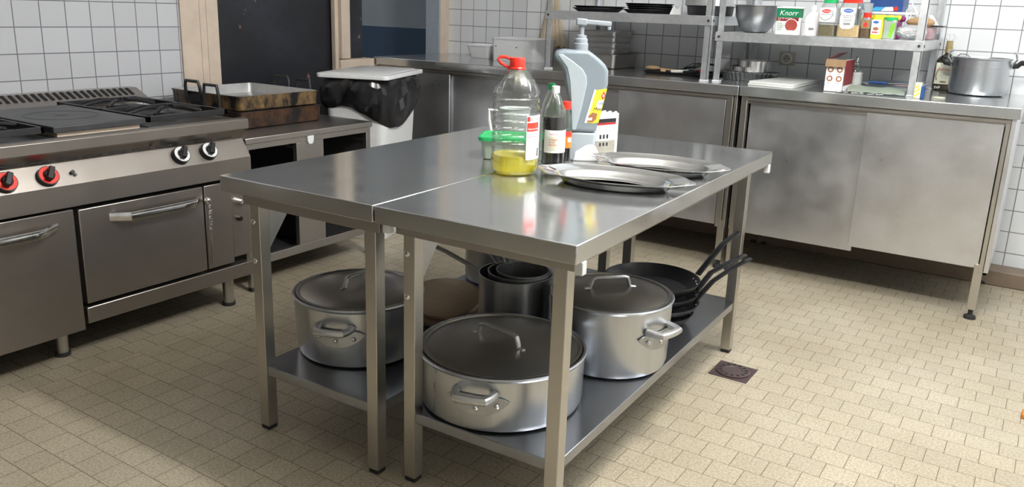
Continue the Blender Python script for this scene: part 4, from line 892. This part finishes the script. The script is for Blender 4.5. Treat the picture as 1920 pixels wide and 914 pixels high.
for z, w_, d_ in ((0, .040, .03), (.02, .042, .032), (.06, .040, .030), (.085, .042, .026), (.105, .028, .018), (.118, .013, .008), (.128, .018, .006), (.142, .013, .004), (.148, .004, .002)):
    R.append([(-1.062+(.006 if z > .1 else 0)+w_*max(-.8, min(.8, math.cos(2*PI*i/24)))*1.1*(1+.05*math.sin(i*2.7+z*60)), 4.32+d_*math.sin(2*PI*i/24)*(1+.08*math.sin(i*1.9+z*40)), ZR+z) for i in range(24)])
obj('bag_body', m.rings(R), 'sack', T, ang=50)
m = MB()
for k in range(8): m.box(-1.065+k*.0032, -1.0635+k*.0032, 4.2855, 4.2865, ZR+.028, ZR+.038)
obj('barcode', m, 'text', T)
def jar(name, label, cat, x0, x1, y0, dp, h, capc, caph, fillm, fillh, inset=.006, body='glass', r=.012, capin=.010):
    T = thing(name, label, cat, ((x0+x1)/2, y0+dp/2, ZR), 0, 'jars on the right rack shelf')
    if fillm: obj('contents', MB().rrect(x0+.0015, x1-.0015, y0+.0015, y0+dp-.0015, r, [(.002, ZR+.002), (0, ZR+.006), (0, ZR+fillh), (.01, ZR+fillh+.0005)]), fillm, T)
    obj('jar_body', MB().rrect(x0, x1, y0, y0+dp, r, [(.003, ZR), (0, ZR+.004), (0, ZR+h*.80), (inset, ZR+h*.93), (capin+.002, ZR+h)]), body, T)
    obj('cap', MB().rrect(x0, x1, y0, y0+dp, r+.01, [(capin-.001, ZR+h-.004), (capin, ZR+h-.003), (capin, ZR+h+caph), (capin+.003, ZR+h+caph+.001)]), capc, T)
    return T
T = jar('herb_jar', 'square jar of grey-green dried herbs with a green cap', 'jar', -1.019, -.938, 4.268, .08, .162, 'green', .028, 'herb', .055)
lb = obj('label', MB().box(-1.015, -.942, 4.2665, 4.268, ZR+.070, ZR+.136), 'paper', T)
s = MB(); s.M = Matrix.Translation((-.985, 4.2662, ZR+.120)) @ Matrix.Rotation(PI/2, 4, 'X'); s.lathe([(.022, 0), (.022, .0006), (.001, .0007)], (0, 0), 24, sy=.42); obj('red_badge', s, 'textred', lb)
lettering('Ducros', .0125, (-1.002, 4.2650, ZR+.1165), (1, 0, 0), (0, 0, 1), 'textwhite', lb)
lettering('HERBES DE PROVENCE', .0062, (-1.012, 4.2663, ZR+.102), (1, 0, 0), (0, 0, 1), 'text', lb)
obj('leaf_curve', MB().tube([(-1.012, 4.2662, ZR+.092), (-1.0, 4.2662, ZR+.080), (-.985, 4.2662, ZR+.076), (-.965, 4.2662, ZR+.086), (-.953, 4.2662, ZR+.105), (-.957, 4.2662, ZR+.122)], .0013, 5), 'kgreen', lb)
T = jar('semolina_jar', 'large jar of beige powder with a red cap and shield-shaped label', 'jar', -.929, -.826, 4.262, .085, .165, 'red', .028, 'semolina', .058)
lb = obj('label', MB().prism([(-.916, ZR+.052), (-.905, ZR+.040), (-.868, ZR+.040), (-.852, ZR+.052), (-.850, ZR+.095), (-.856, ZR+.108), (-.848, ZR+.120), (-.850, ZR+.138), (-.918, ZR+.138), (-.920, ZR+.120), (-.912, ZR+.108), (-.918, ZR+.095)], 4.2605, 4.262, 'xz'), 'paper', T)
s = MB(); s.M = Matrix.Translation((-.883, 4.2602, ZR+.125)) @ Matrix.Rotation(PI/2, 4, 'X'); s.lathe([(.022, 0), (.022, .0006), (.001, .0007)], (0, 0), 24, sy=.42); obj('blue_badge', s, 'textblue', lb)
lettering('VAHINÉ', .010, (-.901, 4.2590, ZR+.1215), (1, 0, 0), (0, 0, 1), 'textwhite', lb)
lettering('AIL SEMOULE\nFRANÇAIS', .0085, (-.883, 4.2603, ZR+.099), (1, 0, 0), (0, 0, 1), 'text', lb, align='CENTER')
m = MB()
for k in range(9): m.box(-.900+k*.0036, -.8982+k*.0036+(k % 2)*.0006, 4.2599, 4.2606, ZR+.058, ZR+.068)
m.box(-.905, -.862, 4.26, 4.2606, ZR+.082, ZR+.0835).box(-.903, -.866, 4.26, 4.2606, ZR+.076, ZR+.0775)
obj('barcode', m, 'text', lb)
T = jar('spice_shaker', 'small spice jar with a red cap between the big jar and yellow tin', 'jar', -.822, -.780, 4.272, .04, .098, 'red', .020, 'spice', .045, .004, 'glass', .010, .004)
obj('label', MB().box(-.820, -.782, 4.2705, 4.272, ZR+.045, ZR+.085), 'gold', T)
obj('label_picture', MB().prism([(-.812, ZR+.055), (-.796, ZR+.050), (-.790, ZR+.068), (-.804, ZR+.078)], 4.2698, 4.2705, 'xz'), 'textred', T)
T = jar('cocoa_tin', 'yellow topped tin with a picture of brown powder on its white label', 'tin', -.776, -.722, 4.270, .05, .092, 'yellow', .017, 'semolina', .015, .004, 'yellow', .012, .0015)
lb = obj('label', MB().box(-.773, -.732, 4.2685, 4.270, ZR+.020, ZR+.088), 'paper', T)
obj('powder_picture', MB().prism([(-.766+.013*(1+math.cos(k*PI/8)), ZR+.046+.008*math.sin(k*PI/8)) for k in range(16)], 4.2678, 4.2685, 'xz'), 'steak', lb)
obj('blue_badge', MB().prism([(-.768+.013*(1+math.cos(k*PI/8)), ZR+.076+.006*math.sin(k*PI/8)) for k in range(16)], 4.2678, 4.2685, 'xz'), 'textblue', lb)
obj('red_marks', MB().box(-.768, -.742, 4.2678, 4.2685, ZR+.027, ZR+.033), 'textred', lb)
T = jar('herb_tub', 'tapered pale green translucent tub with green lid beside the foil parcel', 'container', -.722, -.668, 4.268, .05, .088, 'green', .012, None, 0, -.002, 'sage', .010, -.002)
obj('leaf_label', MB().prism([(-.695, ZR+.010), (-.680, ZR+.010), (-.670, ZR+.055), (-.672, ZR+.075), (-.688, ZR+.070)], 4.2665, 4.268, 'xz'), 'lime', T)
# foil parcel
rr_ = random.Random(3); T = tag(obj('foil_parcel', MB().sphere((-.603, 4.305, ZR+.036), .066, 1.02, .80, .52, 40, 20, nz=lambda: 1+rr_.uniform(-.06, .06)), 'foil', None, ang=4), 'crumpled aluminium foil parcel at the right end of the rack shelf', 'foil parcel')
tag(obj('bread_loaf', MB().sphere((-.585, 4.42, ZR+.082), .055, 1.15, .8, .42), 'bread'), 'brown bread end resting above the foil parcel behind the rack upright', 'bread')
T = thing('plastic_box', 'clear white plastic storage box at the back of the right rack', 'container', (-.75, 4.66, ZR))
obj('box_body', MB().rrect(-.855, -.640, 4.56, 4.775, .02, [(.012, ZR), (.008, ZR+.004), (0, ZR+.118)]), 'frost', T); obj('lid', MB().rrect(-.862, -.633, 4.553, 4.782, .02, [(0, ZR+.116), (0, ZR+.126), (.008, ZR+.128)]), 'paper', T)
T = thing('detergent_pack', 'dark blue pack with cyan and white print on the storage box', 'pack', (-.75, 4.66, ZR+.1285))
obj('pack_body', MB().box(-.85, -.695, 4.57, 4.74, ZR+.1287, ZR+.200), 'bluepack', T, .004)
obj('cyan_print', MB().prism([(-.848, ZR+.131), (-.80, ZR+.131), (-.775, ZR+.150), (-.82, ZR+.150)], 4.568, 4.570, 'xz'), 'cyan', T)
obj('white_print', MB().prism([(-.795, ZR+.131), (-.735, ZR+.131), (-.740, ZR+.152), (-.775, ZR+.150)], 4.568, 4.570, 'xz'), 'paper', T)
obj('red_print', MB().prism([(-.725+.010*math.cos(k*PI/6), ZR+.143+.011*math.sin(k*PI/6)) for k in range(12)], 4.568, 4.570, 'xz'), 'red', T)
T = thing('plastic_beaker', 'clear plastic beaker standing behind the small red-capped spice jar', 'beaker', (-.845, 4.46, ZR))
obj('beaker_body', MB().lathe([(.026, ZR), (.028, ZR+.003), (.036, ZR+.165), (.034, ZR+.165), (.026, ZR+.006)], (-.848, 4.46), 28), 'pale_blue', T)
T = thing('sausage_pack', 'purple-ended yellow packet lying behind the yellow tin and green tub', 'packet', (-.73, 4.45, ZR)); m = MB()
obj('stand_block', MB().box(-.80, -.672, 4.42, 4.48, ZR, ZR+.085), 'purple', T, .006)
for k in range(4): m.sphere((-.79+k*.034, 4.445, ZR+.098), .018, 1.25, 1, .8, 16, 10)
obj('yellow_pods', m, 'yellow', T); obj('purple_end', MB().sphere((-.668, 4.445, ZR+.095), .015), 'purple', T)
m = MB()
for a in ((0, .03), (.02, .04), (.045, .02), (-.01, .05)): m.tube([(-.66+a[0]*.4, 4.50, ZR+.090), (-.655+a[0], 4.50, ZR+.12+a[1]*.3), (-.63+a[0]*1.2, 4.49, ZR+.120+a[1]), (-.60+a[0], 4.48, ZR+.105)], .0028, 6)
m.tube([(-.665, 4.52, ZR+.002), (-.662, 4.51, ZR+.05), (-.66, 4.50, ZR+.092)], .004, 6)
tag(obj('white_cable', m, 'paper'), 'loose white plastic cable looping above the foil parcel', 'cable')
T = thing('coffee_pouch', 'red and pink tub with black lid at the shelf end behind the upright', 'container', (-.555, 4.62, ZR))
obj('tub_body', MB().rrect(-.605, -.540, 4.56, 4.70, .02, [(.008, ZR), (.004, ZR+.004), (0, ZR+.062)]), 'pink', T)
obj('red_corner', MB().rrect(-.607, -.578, 4.556, 4.62, .01, [(.008, ZR+.0005), (.004, ZR+.004), (0, ZR+.060)]), 'maroon', T)
obj('lid', MB().box(-.61, -.50, 4.55, 4.70, ZR+.062, ZR+.069), 'black', T, .002)
obj('white_spoon', MB().prism([(-.565, ZR+.069), (-.525, ZR+.069), (-.560, ZR+.118), (-.572, ZR+.118)], 4.60, 4.612, 'xz'), 'paper', T, .002)
